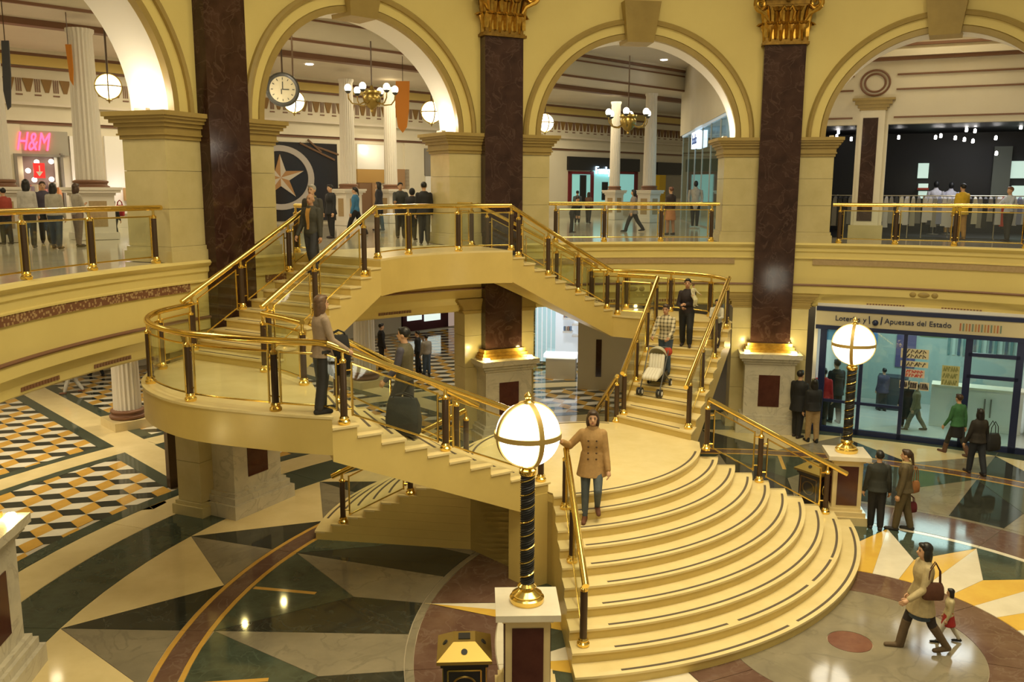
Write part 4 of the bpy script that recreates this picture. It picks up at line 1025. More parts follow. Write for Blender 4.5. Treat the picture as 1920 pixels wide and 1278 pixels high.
# glazed shop at the right of that arch
ga, gb = at(1365, 400, 31.5), at(1276, 400, 46.0)
GS = Plane((gb.x, gb.y), (ga.x - gb.x, ga.y - gb.y)); gl = (ga - gb).length
gsh = thing('glass_shop', 'glazed shop with pale blue lit walls and a white box sign', 'shop', (ga.x, ga.y, ZU), 0, G_)
GS.part('back_wall', lit('glowing_blue_wall', (0.50, 0.60, 0.70), 0.25), 0.0, gl, ZU, 9.7, -2.4, -2.3, gsh)  # shop lighting put into the wall colour as a glow
GS.part('end_wall', lit('glowing_blue_wall', (0.50, 0.60, 0.70), 0.25), gl - 0.1, gl, ZU, 9.7, -2.4, 0.0, gsh)
GS.part('ceiling_panel', lit('glowing_blue_wall', (0.50, 0.60, 0.70), 0.25), 0.0, gl, 9.7, 9.8, -2.4, 0.05, gsh)
for k in range(6): GS.part('glass_pane', M['shop_glass'], gl * k / 6 + 0.02, gl * (k + 1) / 6 - 0.02, ZU + 0.05, 9.7, -0.012, 0.0, gsh)
for k in range(7): GS.part('mullion', flat('steel', (0.45, 0.45, 0.43), 0.35), gl * k / 6 - 0.03, gl * k / 6 + 0.03, ZU, 9.7, -0.04, 0.02, gsh)
u_, z_ = GS.uv(1311, 262); sb = GS.part('sign_box', lit('white_box', (0.72, 0.85, 1.0), 1.6), u_ - 1.1, u_ + 1.1, z_ - 0.35, z_ + 0.35, 0.05, 0.2, gsh)
text('sign_letters', 'bolo', 0.62, flat('blue_paint', (0.05, 0.10, 0.30)), sb, GS, u_, z_, 0.21, 0.01, sx=1.4)
GS.part('wall_above', M['plaster'], -0.5, gl + 1.5, 9.8, ZC, -0.3, 0.1, wall_far)

# ---- black clothes shop behind the right arch
c0 = 66.0; RP = Plane(pol(16.6, c0), (math.sin(R_(c0)), -math.cos(R_(c0))))
wall_right_back = MB(); 
uL, uR = RP.uv(1540, 300)[0] - 0.9, RP.uv(1960, 300)[0] + 3.0; zo = 9.10
pa0, pa1 = RP.uv(1597, 380)[0], RP.uv(1655, 380)[0]
RP.box(wall_right_back, uL, uR, zo, ZC, -0.3, 0.0); RP.box(wall_right_back, uL, uL + 0.5, ZU, zo, -0.3, 0.0)
wrb = wall_right_back.build('wall_right_back', M['plaster']); struct(wrb, 'plaster wall above the black clothes shop')
RP.part('wall_pier', M['plaster'], pa0, pa1, ZU, zo, -0.3, 0.0, wrb); RP.part('pilaster', M['plaster'], pa0 + 0.1, pa1 - 0.1, ZU, 9.52, 0.0, 0.16, wrb)
RP.px('dark_inset', M['brown_marble'], 1619, 222, 1634, 414, 0.15, 0.18, wrb); RP.part('pilaster_foot', M['pier_marble'], pa0 - 0.05, pa1 + 0.05, ZU, ZU + 0.42, 0.0, 0.24, wrb)
um = (pa0 + pa1) / 2
for z0, z1, e in ((9.52, 9.60, 0.40), (9.60, 9.70, 0.46), (9.70, 9.82, 0.54), (9.82, 9.89, 0.62)): RP.part('pilaster_capital', M['gold_trim'], um - e, um + e, z0, z1, 0.0, e * 0.45, wrb)
for z in (9.28, 10.12, 10.56): RP.part('wall_line', M['redline'], uL, um - (0.62 if z > 10 else 0.6), z, z + 0.05, 0.0, 0.05, wrb); RP.part('wall_line', M['redline'], um + (0.62 if z > 10 else 0.6), uR, z, z + 0.05, 0.0, 0.05, wrb)
for z0, z1, d in ((11.0, 11.1, 0.16), (11.1, 11.3, 0.26), (11.42, 11.5, 0.10), (11.8, 11.92, 0.3)): RP.part('wall_cornice', M['redline'] if z0 != 11.1 else M['plaster'], uL, uR, z0, z1, 0.0, d, wrb)
for r_ in (0.30, 0.42):
    MB().tube([RP.pt(um + r_ * math.cos(2 * math.pi * k / 32), 10.36 + r_ * 0.9 * math.sin(2 * math.pi * k / 32), 0.02) for k in range(33)], 0.035, 6).build('wall_roundel', M['redline'], wrb, True)
bs = thing('black_shop', 'black walled clothes shop with spotlights behind the right arch', 'shop', RP.pt(uL + 2, ZU), 0, G_)
RP.part('back_wall', M['black'], uL, uR, ZU, zo + 0.3, -6.2, -6.0, bs); RP.part('side_wall', M['black'], uL - 0.1, uL + 0.1, ZU, zo + 0.3, -6.2, -0.3, bs); RP.part('side_wall', M['black'], uR - 0.1, uR, ZU, zo + 0.3, -6.2, -0.3, bs)
RP.part('shop_ceiling', M['black'], uL, uR, zo + 0.05, zo + 0.2, -6.2, -0.3, bs); RP.part('shop_floor', flat('dark_carpet', (0.035, 0.033, 0.03), 0.5), uL, uR, ZU - 0.02, ZU + 0.006, -6.2, -0.2, bs)
for x, y in ((1572, 249), (1569, 257), (1596, 262), (1571, 272), (1685, 259), (1754, 259), (1764, 256), (1791, 260), (1808, 263), (1824, 266), (1812, 245), (1828, 247), (1867, 260), (1868, 289), (1914, 240)):
    dd = 3.2; q = Plane(RP.pt(0, 0, -dd), RP.e); u_, z_ = q.uv(x, y); MB().lathe([(0.02, 0.10), (0.04, 0.08), (0.045, -0.02), (0.03, -0.035)], q.pt(u_, z_), 10).build('spotlight', M['down'], bs, True)
mint = lit('lit_mint_panel', (0.50, 0.66, 0.56), 0.7); q5 = Plane(RP.pt(0, 0, -5.9), RP.e)
for a in ((1722, 306, 1740, 334), (1722, 344, 1740, 352), (1722, 358, 1740, 372), (1897, 302, 1960, 334), (1897, 348, 1960, 375)): q5.px('lit_panel', mint, *a, 0.0, 0.06, bs)
q5.px('red_shelf', flat('red_cloth', (0.55, 0.06, 0.03)), 1720, 352, 1741, 356, 0.0, 0.3, bs); q5.px('grey_column', flat('grey_green', (0.16, 0.18, 0.15)), 1864, 275, 1886, 400, 0.0, 0.3, bs)
area_light('shop_ceiling_light', RP.pt(2.5, 9.0, -2.2), 2.0, 60, (0.95, 0.97, 1.0))
def rack(label, u, d, cols, n=9, ln=1.5):
    o = RP.pt(u, ZU, d); t = thing('clothes_rack', label, 'clothes rack', o, math.atan2(RP.e.y, RP.e.x), 'clothes racks in the black shop')
    fr = MB()
    for sx in (-1, 1):
        fr.tube([(sx * ln / 2, 0, 0.03), (sx * ln / 2, 0, 1.35)], 0.018, 6); fr.tube([(sx * ln / 2, -0.25, 0.025), (sx * ln / 2, 0.25, 0.025)], 0.02, 6)
    fr.tube([(-ln / 2, 0, 1.35), (ln / 2, 0, 1.35)], 0.018, 6); fr.build('rail_frame', M['fixture'], t, True, local=True)
    for k in range(n):
        x = -ln / 2 + ln * (k + 0.5) / n; h = 0.75 + 0.25 * rnd.random(); v = []
        for z, w, dpt in ((1.33, 0.06, 0.05), (1.26, 0.40, 0.10), (1.1, 0.44, 0.14), (1.33 - h, 0.46, 0.17)): v += [(x - dpt / 2, -w / 2, z), (x + dpt / 2, -w / 2, z), (x + dpt / 2, w / 2, z), (x - dpt / 2, w / 2, z)]
        f = [(0, 1, 2, 3), (12, 13, 14, 15)] + [(4 * i + e, 4 * i + (e + 1) % 4, 4 * i + 4 + (e + 1) % 4, 4 * i + 4 + e) for i in range(3) for e in range(4)]
        MB().add(v, f).build('garment', flat('cloth_%s' % cols[k % len(cols)], {'w': (0.46, 0.45, 0.47), 'k': (0.02, 0.02, 0.025), 'g': (0.22, 0.21, 0.2), 'y': (0.75, 0.50, 0.02), 'b': (0.20, 0.22, 0.35), 'r': (0.45, 0.06, 0.04), 'o': (0.5, 0.26, 0.07), 'c': (0.5, 0.47, 0.38)}[cols[k % len(cols)]]), t, local=True)
rack('clothes rack with pale garments just right of the grey wall pilaster', RP.uv(1672, 420)[0], -0.9, 'cwgk', 6, 0.9)
rack('clothes rack with grey and white garments in the middle of the black shop', RP.uv(1718, 420)[0] + 0.2, -1.8, 'gwcgk')
rack('clothes rack hung with white shirts and a blue one in the black shop', RP.uv(1765, 420)[0], -1.1, 'wwgbw', 8, 1.1)
rack('clothes rack with dark garments left of the shop assistant', RP.uv(1850, 420)[0], -1.4, 'gkcgk', 9, 1.3)
rack('clothes rack with white, red and black garments at the right edge', RP.uv(1915, 420)[0], -1.0, 'wrkwb', 9, 1.3)
rack('clothes rack with black and grey garments left of the wall pilaster', RP.uv(1568, 420)[0], -1.2, 'kgk', 5, 0.8)

# ---- lottery shop on the ground floor at right
sa, sb_ = pol(13.22, 74.3), pol(13.30, 49.6); SP = Plane(sa, (sb_[0] - sa[0], sb_[1] - sa[1])); sl = math.hypot(sb_[0] - sa[0], sb_[1] - sa[1])
lot = thing('lottery_shop', 'ground floor shop with navy window frames and a sign board over the glass', 'shop', (sa[0], sa[1], 0))
SP.part('sign_board', flat('sign_cream', (0.50, 0.44, 0.30)), 0, sl, 3.18, 3.60, -0.1, 0.05, lot)
for z0, z1 in ((3.60, 3.72), (3.06, 3.18)): SP.part('navy_rail', M['navy'], 0, sl, z0, z1, -0.1, 0.07, lot)
SP.part('bottom_rail', M['navy'], 0, sl, 0, 0.16, -0.05, 0.05, lot)
mx = [SP.uv(x, 720)[0] for x in (1539, 1612, 1692, 1811, 1908)]
for k, u in enumerate(mx): SP.part('mullion', M['navy'], u - (0.05 if k in (1, 2) else 0.09), u + (0.05 if k in (1, 2) else 0.09), 0, 3.1, -0.06, 0.05, lot)
for k in range(4): SP.part('glass_pane', M['shop_glass'], mx[k] + 0.06, mx[k + 1] - 0.06, 0.16, 3.06, -0.01, 0.0, lot)
for y in (667, 708): z = SP.uv(1860, y)[1]; SP.part('navy_rail', M['navy'], mx[3], mx[4], z - 0.05, z + 0.05, -0.05, 0.05, lot)
for z in (0.95,): SP.part('push_bar', M['navy'], mx[0] + 0.1, mx[2], z - 0.04, z + 0.04, 0.02, 0.08, lot)
u_, z_ = SP.uv(1620, 599); text('sign_letters', 'y', 0.21, M['navy'], lot, SP, SP.uv(1642, 598)[0] - 0.24, 3.40, 0.06, 0.01, align='RIGHT')
text('sign_letters', 'Loterías', 0.21, M['navy'], lot, SP, SP.uv(1642, 598)[0] - 0.40, 3.40, 0.06, 0.01, align='RIGHT')
text('sign_letters', 'Apuestas del Estado', 0.21, M['navy'], lot, SP, SP.uv(1642, 598)[0] + 0.24, 3.40, 0.06, 0.01, align='LEFT')
uu = SP.uv(1642, 598)[0]
MB().sphere(SP.pt(uu, 3.34, 0.06), (0.085, 0.085, 0.085), 14, 8).build('emblem_ball', M['navy'], lot, True)
MB().tube([SP.pt(uu - 0.17, 3.52, 0.065), SP.pt(uu - 0.15, 3.30, 0.065)], 0.018, 6).build('emblem_bracket', M['navy'], lot, True); MB().tube([SP.pt(uu + 0.17, 3.52, 0.065), SP.pt(uu + 0.15, 3.30, 0.065)], 0.018, 6).build('emblem_bracket', M['navy'], lot, True)
for k in range(14):
    u = SP.uv(1800, 606)[0] + k * 0.075; SP.part('coloured_stroke', flat('stroke_%d' % (k % 3), [(0.36, 0.12, 0.06), (0.14, 0.20, 0.16), (0.38, 0.20, 0.06)][k % 3]), u, u + 0.035, 3.27, 3.48, 0.05, 0.06, lot)
# interior
tealw = flat('teal_wall', (0.36, 0.46, 0.43))
SP.part('back_wall', tealw, 0, sl, 0, 3.7, -5.2, -5.1, lot); SP.part('side_wall', M['white'], -0.05, 0.05, 0, 3.7, -5.2, -0.1, lot); SP.part('side_wall', M['white'], sl, sl + 0.1, 0, 3.7, -5.2, -0.1, lot)
SP.part('shop_ceiling', M['white'], 0, sl, 3.7, 3.8, -5.2, -0.1, lot); SP.part('shop_floor', flat('shop_floor', (0.50, 0.50, 0.46), 0.2), 0, sl, 0.0, 0.012, -5.2, -0.05, lot)
cu0, cu1 = mx[2] + 0.7, sl - 0.1
ctr = SP.part('counter', M['white'], cu0, cu1, 0, 1.25, -2.5, -2.1, lot); SP.part('counter_top', M['plaster'], cu0, cu1, 1.25, 1.32, -2.6, -1.98, ctr)
for k in range(2): SP.part('counter_handle', flat('grey_frame', (0.22, 0.2, 0.17)), cu1 - 1.0 + 0.16 * k, cu1 - 0.96 + 0.16 * k, 0.45, 1.0, -2.1, -2.06, ctr)
for k in range(26): u = cu0 + 0.3 + k * 0.15; SP.part('leaflet_slot', flat('leaflet_%d' % (k % 3), [(0.10, 0.22, 0.22), (0.45, 0.55, 0.50), (0.06, 0.10, 0.14)][k % 3]), u, u + 0.08, 1.75, 2.45, -5.1, -5.06, lot)
for u0_, u1_, z0, z1, c_ in ((0.6, 1.3, 1.9, 2.7, (0.06, 0.25, 0.55)), (2.6, 3.4, 2.3, 2.9, (0.22, 0.36, 0.10)), (1.9, 2.5, 1.2, 2.3, (0.10, 0.08, 0.20)), (4.0, 4.5, 2.5, 2.8, (0.25, 0.45, 0.10))): SP.part('wall_poster', flat('poster_%d' % int(u0_ * 10), c_), u0_, u1_, z0, z1, -5.1, -5.05, lot)
SP.part('screen_wall', flat('dark_unit', (0.04, 0.05, 0.06)), 1.5, 2.4, 0, 1.1, -4.2, -3.6, lot)
area_light('shop_tube_light', SP.pt(sl / 2, 3.6, -2.6), 3.5, 90, (0.92, 1.0, 0.94), (0, 0, math.atan2(SP.e.y, SP.e.x)), 2.2)
# posters taped to the glass, each a sheet of its own
def sheet(label, x0, y0, x1, y1, col, strokes=0, sc=(0.06, 0.05, 0.05), name='poster'):
    u0_, z1_ = SP.uv(x0, y0); u1_, z0_ = SP.uv(x1, y1); t = SP.part(name, flat('sheet_%s' % label[:14], col), u0_, u1_, z0_, z1_, 0.008, 0.014, None)
    tag(t, label, 'poster', 'posters taped to the shop window')
    rr = random.Random(x0)
    for r_ in range(strokes):
        zz = z1_ - (z1_ - z0_) * (r_ + 0.5) / strokes; m = MB(); n = 6
        for k in range(n):
            uu_ = u0_ + (u1_ - u0_) * (0.08 + 0.86 * k / n); w_ = (u1_ - u0_) * 0.10; h_ = (z1_ - z0_) / strokes * 0.36
            m.tube([SP.pt(uu_, zz - h_, 0.016), SP.pt(uu_ + w_ * rr.random(), zz + h_, 0.016), SP.pt(uu_ + w_, zz - h_ * rr.uniform(-1, 1), 0.016)], 0.016, 4)
        m.build('pen_strokes', flat('ink_%d' % int(sc[0] * 100), sc), t)
sheet('cream hand-lettered sheet at the top of the shop window poster column', 1690, 652, 1741, 674, (0.62, 0.56, 0.38), 2)
sheet('cream hand-lettered sheet below the topmost one on the shop window', 1689, 675, 1740, 690, (0.60, 0.55, 0.40), 1)
sheet('white sheet with red blocks under the hand-lettered ones', 1697, 691, 1733, 709, (0.62, 0.50, 0.42), 2, (0.5, 0.04, 0.03))
sheet('small cream ticket sheet, leftmost of three in a row on the window', 1687, 712, 1702, 728, (0.64, 0.58, 0.44), 1)
sheet('small cream ticket sheet, middle of three in a row on the window', 1706, 714, 1720, 730, (0.64, 0.58, 0.44), 1)
sheet('small cream ticket sheet, rightmost of three in a row on the window', 1725, 716, 1741, 733, (0.64, 0.58, 0.44), 1)
sheet('olive green tree shaped poster on the shop window', 1767, 684, 1797, 724, (0.42, 0.42, 0.20), 3, (0.20, 0.22, 0.08))
sheet('small blue poster at the top left of the shop window', 1548, 613, 1572, 638, (0.06, 0.25, 0.60), 0)

# ---- ground floor shops behind the stairs
gsh2 = thing('maroon_shop', 'maroon shop front with lit screens at the far end of the ground floor', 'shop', FW.pt(FW.uv(795, 620)[0], 0), 0)
FW.px('maroon_wall', flat('maroon_paint', (0.07, 0.01, 0.02)), 752, 562, 838, 628, 0.0, 0.12, gsh2)
for x0, x1 in ((760, 787), (792, 822)): FW.px('lit_screen', lit('screen_white', (0.62, 0.72, 0.66), 0.9), x0, 568, x1, 598, 0.12, 0.18, gsh2)
FW.px('screen_spot', flat('red_cloth', (0.55, 0.06, 0.03)), 772, 573, 782, 586, 0.18, 0.2, gsh2)
FW.px('pink_shop', lit('glowing_pink_wall', (0.55, 0.42, 0.36), 0.35), 840, 560, 872, 615, 0, 0.05, gsh2)  # pink panel glows by itself, shop light put into its colour
FW.px('cream_wall', M['plaster'], 700, 560, 750, 632, 0, 0.1, gsh2)
wsh = thing('white_shop', 'brightly lit white shop with a counter, behind the pillar pedestal', 'shop', (1.6, 31.5, 0))
WP = Plane((-0.5, 33.6), (1.0, -0.18))
WP.px('lit_back_wall', lit('glowing_white_wall', (0.62, 0.68, 0.74), 0.45), 990, 560, 1150, 700, -2.0, -1.9, wsh)  # light on the back wall is put in as emission
for k in range(5): WP.px('glass_fin', M['shop_glass'], 998 + k * 9, 570, 1003 + k * 9, 716, -0.4 + 0.05 * k, -0.36 + 0.05 * k, wsh)
for k, (a, b) in enumerate(((1046, 606), (1046, 632), (1064, 618), (1064, 640))): WP.px('shelf', M['white'], a, b, a + 18, b + 4, -1.9, -1.5, wsh)
for k in range(8): WP.px('boxed_goods', flat('goods_%d' % (k % 3), [(0.35, 0.22, 0.16), (0.15, 0.22, 0.35), (0.5, 0.45, 0.4)][k % 3]), 1047 + (k % 4) * 4, 598 + (k // 4) * 26, 1050 + (k % 4) * 4, 606 + (k // 4) * 26, -1.8, -1.6, wsh)
c_ = WP.px('counter', M['plaster'], 1026, 668, 1080, 722, -0.2, 0.4, wsh); WP.px('counter_top', lit('glowing_counter', (0.75, 0.8, 0.85), 0.8), 1022, 660, 1084, 668, -0.3, 0.45, c_)  # counter top is no lamp; the light on it is added as glow
wb = Plane((3.0, 31.0), (1.0, -0.12))
bw_ = wb.px('beige_wall', M['plaster'], 1085, 560, 1200, 745, -0.2, 0.0, wsh); wb.px('dark_inset', M['brown_marble'], 1118, 636, 1127, 706, 0.0, 0.03, bw_)
point_light('white_shop_light', (1.8, 33.0, 3.4), 90, (0.9, 0.95, 1.0), 0.2)

# ---- hanging lanterns, clock, chandeliers, banners
def lantern(label, x, y, Y, r):
    p = at(x, y, Y); t = thing('hanging_lantern', label, 'lantern', p, 0.4, 'round lanterns of the gallery')
    MB().sphere((0, 0, 0), r, 24, 14).build('globe', M['bulb2'], t, True, local=True)
    for M_ in (Matrix.Identity(3), Matrix.Rotation(math.pi / 2, 3, 'X'), Matrix.Rotation(math.pi / 2, 3, 'Y')):
        MB().tube([M_ @ Vector((r * 1.06 * math.cos(2 * math.pi * k / 32), r * 1.06 * math.sin(2 * math.pi * k / 32), 0)) for k in range(33)], r * 0.06, 6).build('ring_band', M['brass_dark'], t, True, local=True)
    MB().tube([(0, 0, r), (0, 0, 11.95 - p.z)], 0.025, 8).build('rod', M['bronze'], t, True, local=True)
    MB().lathe([(0.06, -r * 1.05), (0.09, -r * 1.12), (0.03, -r * 1.2), (0.01, -r * 1.4)], (0, 0, 0), 10).build('finial', M['brass_dark'], t, True, local=True)
lantern('round white lantern hanging left, above the pink lettered shop', 203, 162, 23.5, 0.30)
lantern('round white lantern half hidden behind the clock', 551, 190, 27.0, 0.30)
lantern('round white lantern hanging right of the orange banner', 809, 210, 28.0, 0.31)
lantern('round white lantern at the left side of the arch right of the bridge', 1022, 230, 32.0, 0.30)
ck = at(530, 168, 22.0); t = thing('clock', 'round cream clock with a dark rim hanging under the arch', 'clock', ck, R_(14))
MB().lathe([(0.30, -0.05), (0.36, -0.09), (0.40, -0.05), (0.40, 0.05), (0.36, 0.09), (0.30, 0.05)], (0, 0, 0), 36).build('rim', flat('dark_iron', (0.05, 0.05, 0.045), 0.4), t, True, local=True)
MB().lathe([(0.305, -0.055), (0.305, 0.055)], (0, 0, 0), 36).build('dial', flat('clock_face', (0.55, 0.49, 0.33)), t, local=True)
hd = MB(); hd.box((0, 0.09, 0.062), (0.022, 0.18, 0.01)); hd.box((0.07, 0.0, 0.062), (0.16, 0.022, 0.01)); hd.box((-0.03, -0.05, 0.062), (0.02, 0.12, 0.01))
hd.build('hands', flat('dark_iron', (0.05, 0.05, 0.045), 0.4), t, local=True)
tk = MB()
for k in range(12): a = k * math.pi / 6; tk.box((0.25 * math.cos(a), 0.25 * math.sin(a), 0.06), (0.05, 0.016, 0.01), a)
tk.build('hour_marks', flat('dark_iron', (0.05, 0.05, 0.045), 0.4), t, local=True)
for ch in t.children: ch.rotation_euler = (math.pi / 2, 0, 0)
MB().tube([(0, 0, 0.38), (0, 0, ZC - ck.z)], 0.02, 8).build('rod', M['bronze'], t, True, local=True)
def chandelier(label, x, y, Y):
    p = at(x, y, Y); t = thing('chandelier', label, 'chandelier', p, 0.3, 'brass chandeliers of the gallery'); t.scale = (0.78, 0.78, 0.78)
    MB().lathe([(0.02, -0.75), (0.07, -0.70), (0.05, -0.62), (0.20, -0.52), (0.36, -0.30), (0.40, -0.12), (0.34, 0.0), (0.42, 0.08), (0.42, 0.16), (0.12, 0.22), (0.05, 0.4)], (0, 0, 0), 24).build('bowl', M['brass_dark'], t, True, local=True)
    for k in range(6):
        a = k * math.pi / 3; c_, s_ = math.cos(a), math.sin(a)
        ar = MB().tube([(c_ * r, s_ * r, z) for r, z in ((0.30, -0.30), (0.55, -0.42), (0.85, -0.38), (1.0, -0.18), (1.02, 0.05))], 0.03, 6).build('arm', M['brass_dark'], t, True, local=True)
        MB().lathe([(0.05, 0.03), (0.12, 0.10), (0.13, 0.14)], (c_ * 1.02, s_ * 1.02, 0), 12).build('cup', flat('dark_iron', (0.05, 0.05, 0.045), 0.4), ar, True, local=True)
        MB().sphere((c_ * 1.02, s_ * 1.02, 0.26), (0.15, 0.15, 0.17), 14, 8).build('bulb', M['bulb2'], ar, True, local=True)
    MB().tube([(0, 0, 0.3), (0, 0, (11.95 - p.z) / 0.78)], 0.03, 8).build('rod', M['bronze'], t, True, local=True)
chandelier('brass chandelier with frosted bulbs above the crowd on the bridge', 697, 178, 31.0)
chandelier('brass chandelier with frosted bulbs in the arch right of the bridge', 1178, 222, 34.0)
def banner(label, pts, Y, m):
    v = [at(x, y, Y) for x, y in pts]; n = len(v); t = MB().add(v + [p + Vector((0, 0.03, 0)) for p in v], [tuple(range(n)), tuple(range(2 * n - 1, n - 1, -1))] + [(i, (i + 1) % n, n + (i + 1) % n, n + i) for i in range(n)]).build('banner', m)
    tag(t, label, 'banner', 'banners hung from the gallery ceiling')
    top = at((pts[0][0] + pts[1][0]) / 2, pts[0][1], Y); MB().tube([top, (top.x, top.y, 11.9 if Y > 30 else ZC)], 0.012, 5).build('cord', M['bronze'], t)
orange = flat('orange_cloth', (0.62, 0.22, 0.015))
banner('orange banner with a rounded end right of the chandelier', [(742, 152), (768, 152), (767, 205), (763, 238), (755, 249), (746, 238), (741, 200)], 34.0, orange)
banner('narrow orange banner beside the left fluted column', [(122, 83), (133, 83), (137, 130), (137, 160), (131, 150)], 26.0, orange)
banner('dark banner hanging at the left edge of the picture', [(2, 76), (16, 76), (20, 140), (20, 200), (14, 206), (6, 170)], 23.0, flat('dark_cloth', (0.05, 0.05, 0.055)))
# ================================================================== PEOPLE
REMESH = []                                        # (object, voxel, extra mesh or None)
def cap(mb, p0, p1, r0, r1, n=10):
    p0, p1 = Vector(p0), Vector(p1); d = p1 - p0; L = d.length; d = d.normalized() if L > 1e-6 else Vector((0, 0, 1))
    pts = []; rr = []
    for a in (-85, -55, -25): pts.append(p0 + d * r0 * math.sin(R_(a))); rr.append(r0 * math.cos(R_(a)))
    pts.append(p0); rr.append(r0)
    pts.append(p0.lerp(p1, 0.5)); rr.append((r0 + r1) / 2 * 1.03)
    pts.append(p1); rr.append(r1)
    for a in (25, 55, 85): pts.append(p1 + d * r1 * math.sin(R_(a))); rr.append(r1 * math.cos(R_(a)))
    mb.tube(pts, rr, n)
def ell_ring(mb, rings, M_, n=18):                 # closed loft of horizontal ellipses (z, rx, ry, cy)
    v = []; m = len(rings)
    for z, rx, ry, cy in rings:
        for k in range(n): a = 2 * math.pi * k / n; v.append(M_ @ Vector((rx * math.cos(a), cy + ry * math.sin(a), z)))
    f = [(i * n + k, i * n + (k + 1) % n, (i + 1) * n + (k + 1) % n, (i + 1) * n + k) for i in range(m - 1) for k in range(n)]
    f += [tuple(range(n - 1, -1, -1)), tuple((m - 1) * n + k for k in range(n))]
    mb.add(v, f)
def ik2(a, t, l1, l2, hint):
    a, t = Vector(a), Vector(t); d = t - a; L = min(d.length, (l1 + l2) * 0.995); u = d.normalized(); t = a + u * L
    x = (l1 * l1 - l2 * l2 + L * L) / (2 * L); y = math.sqrt(max(l1 * l1 - x * x, 0)); h = Vector(hint) - u * Vector(hint).dot(u); h.normalize()
    return a + u * x + h * y, t
SKIN = [mat('skin_light', (0.58, 0.34, 0.20), 0.5), mat('skin_mid', (0.46, 0.25, 0.14), 0.5)]
def cloth(c):
    k = 'fabric_%03d_%03d_%03d' % tuple(int(x * 999) for x in c)
    if k not in M: M[k] = mat(k, c, 0.75, col2=tuple(x * 0.8 for x in c), scale=14, bump=0.15, bscale=60)
    return M[k]
def hair_mat(c):
    k = 'hair_%03d_%03d' % (int(c[0] * 999), int(c[2] * 999))
    if k not in M: M[k] = mat(k, c, 0.45, col2=tuple(x * 0.6 for x in c), scale=30)
    return M[k]
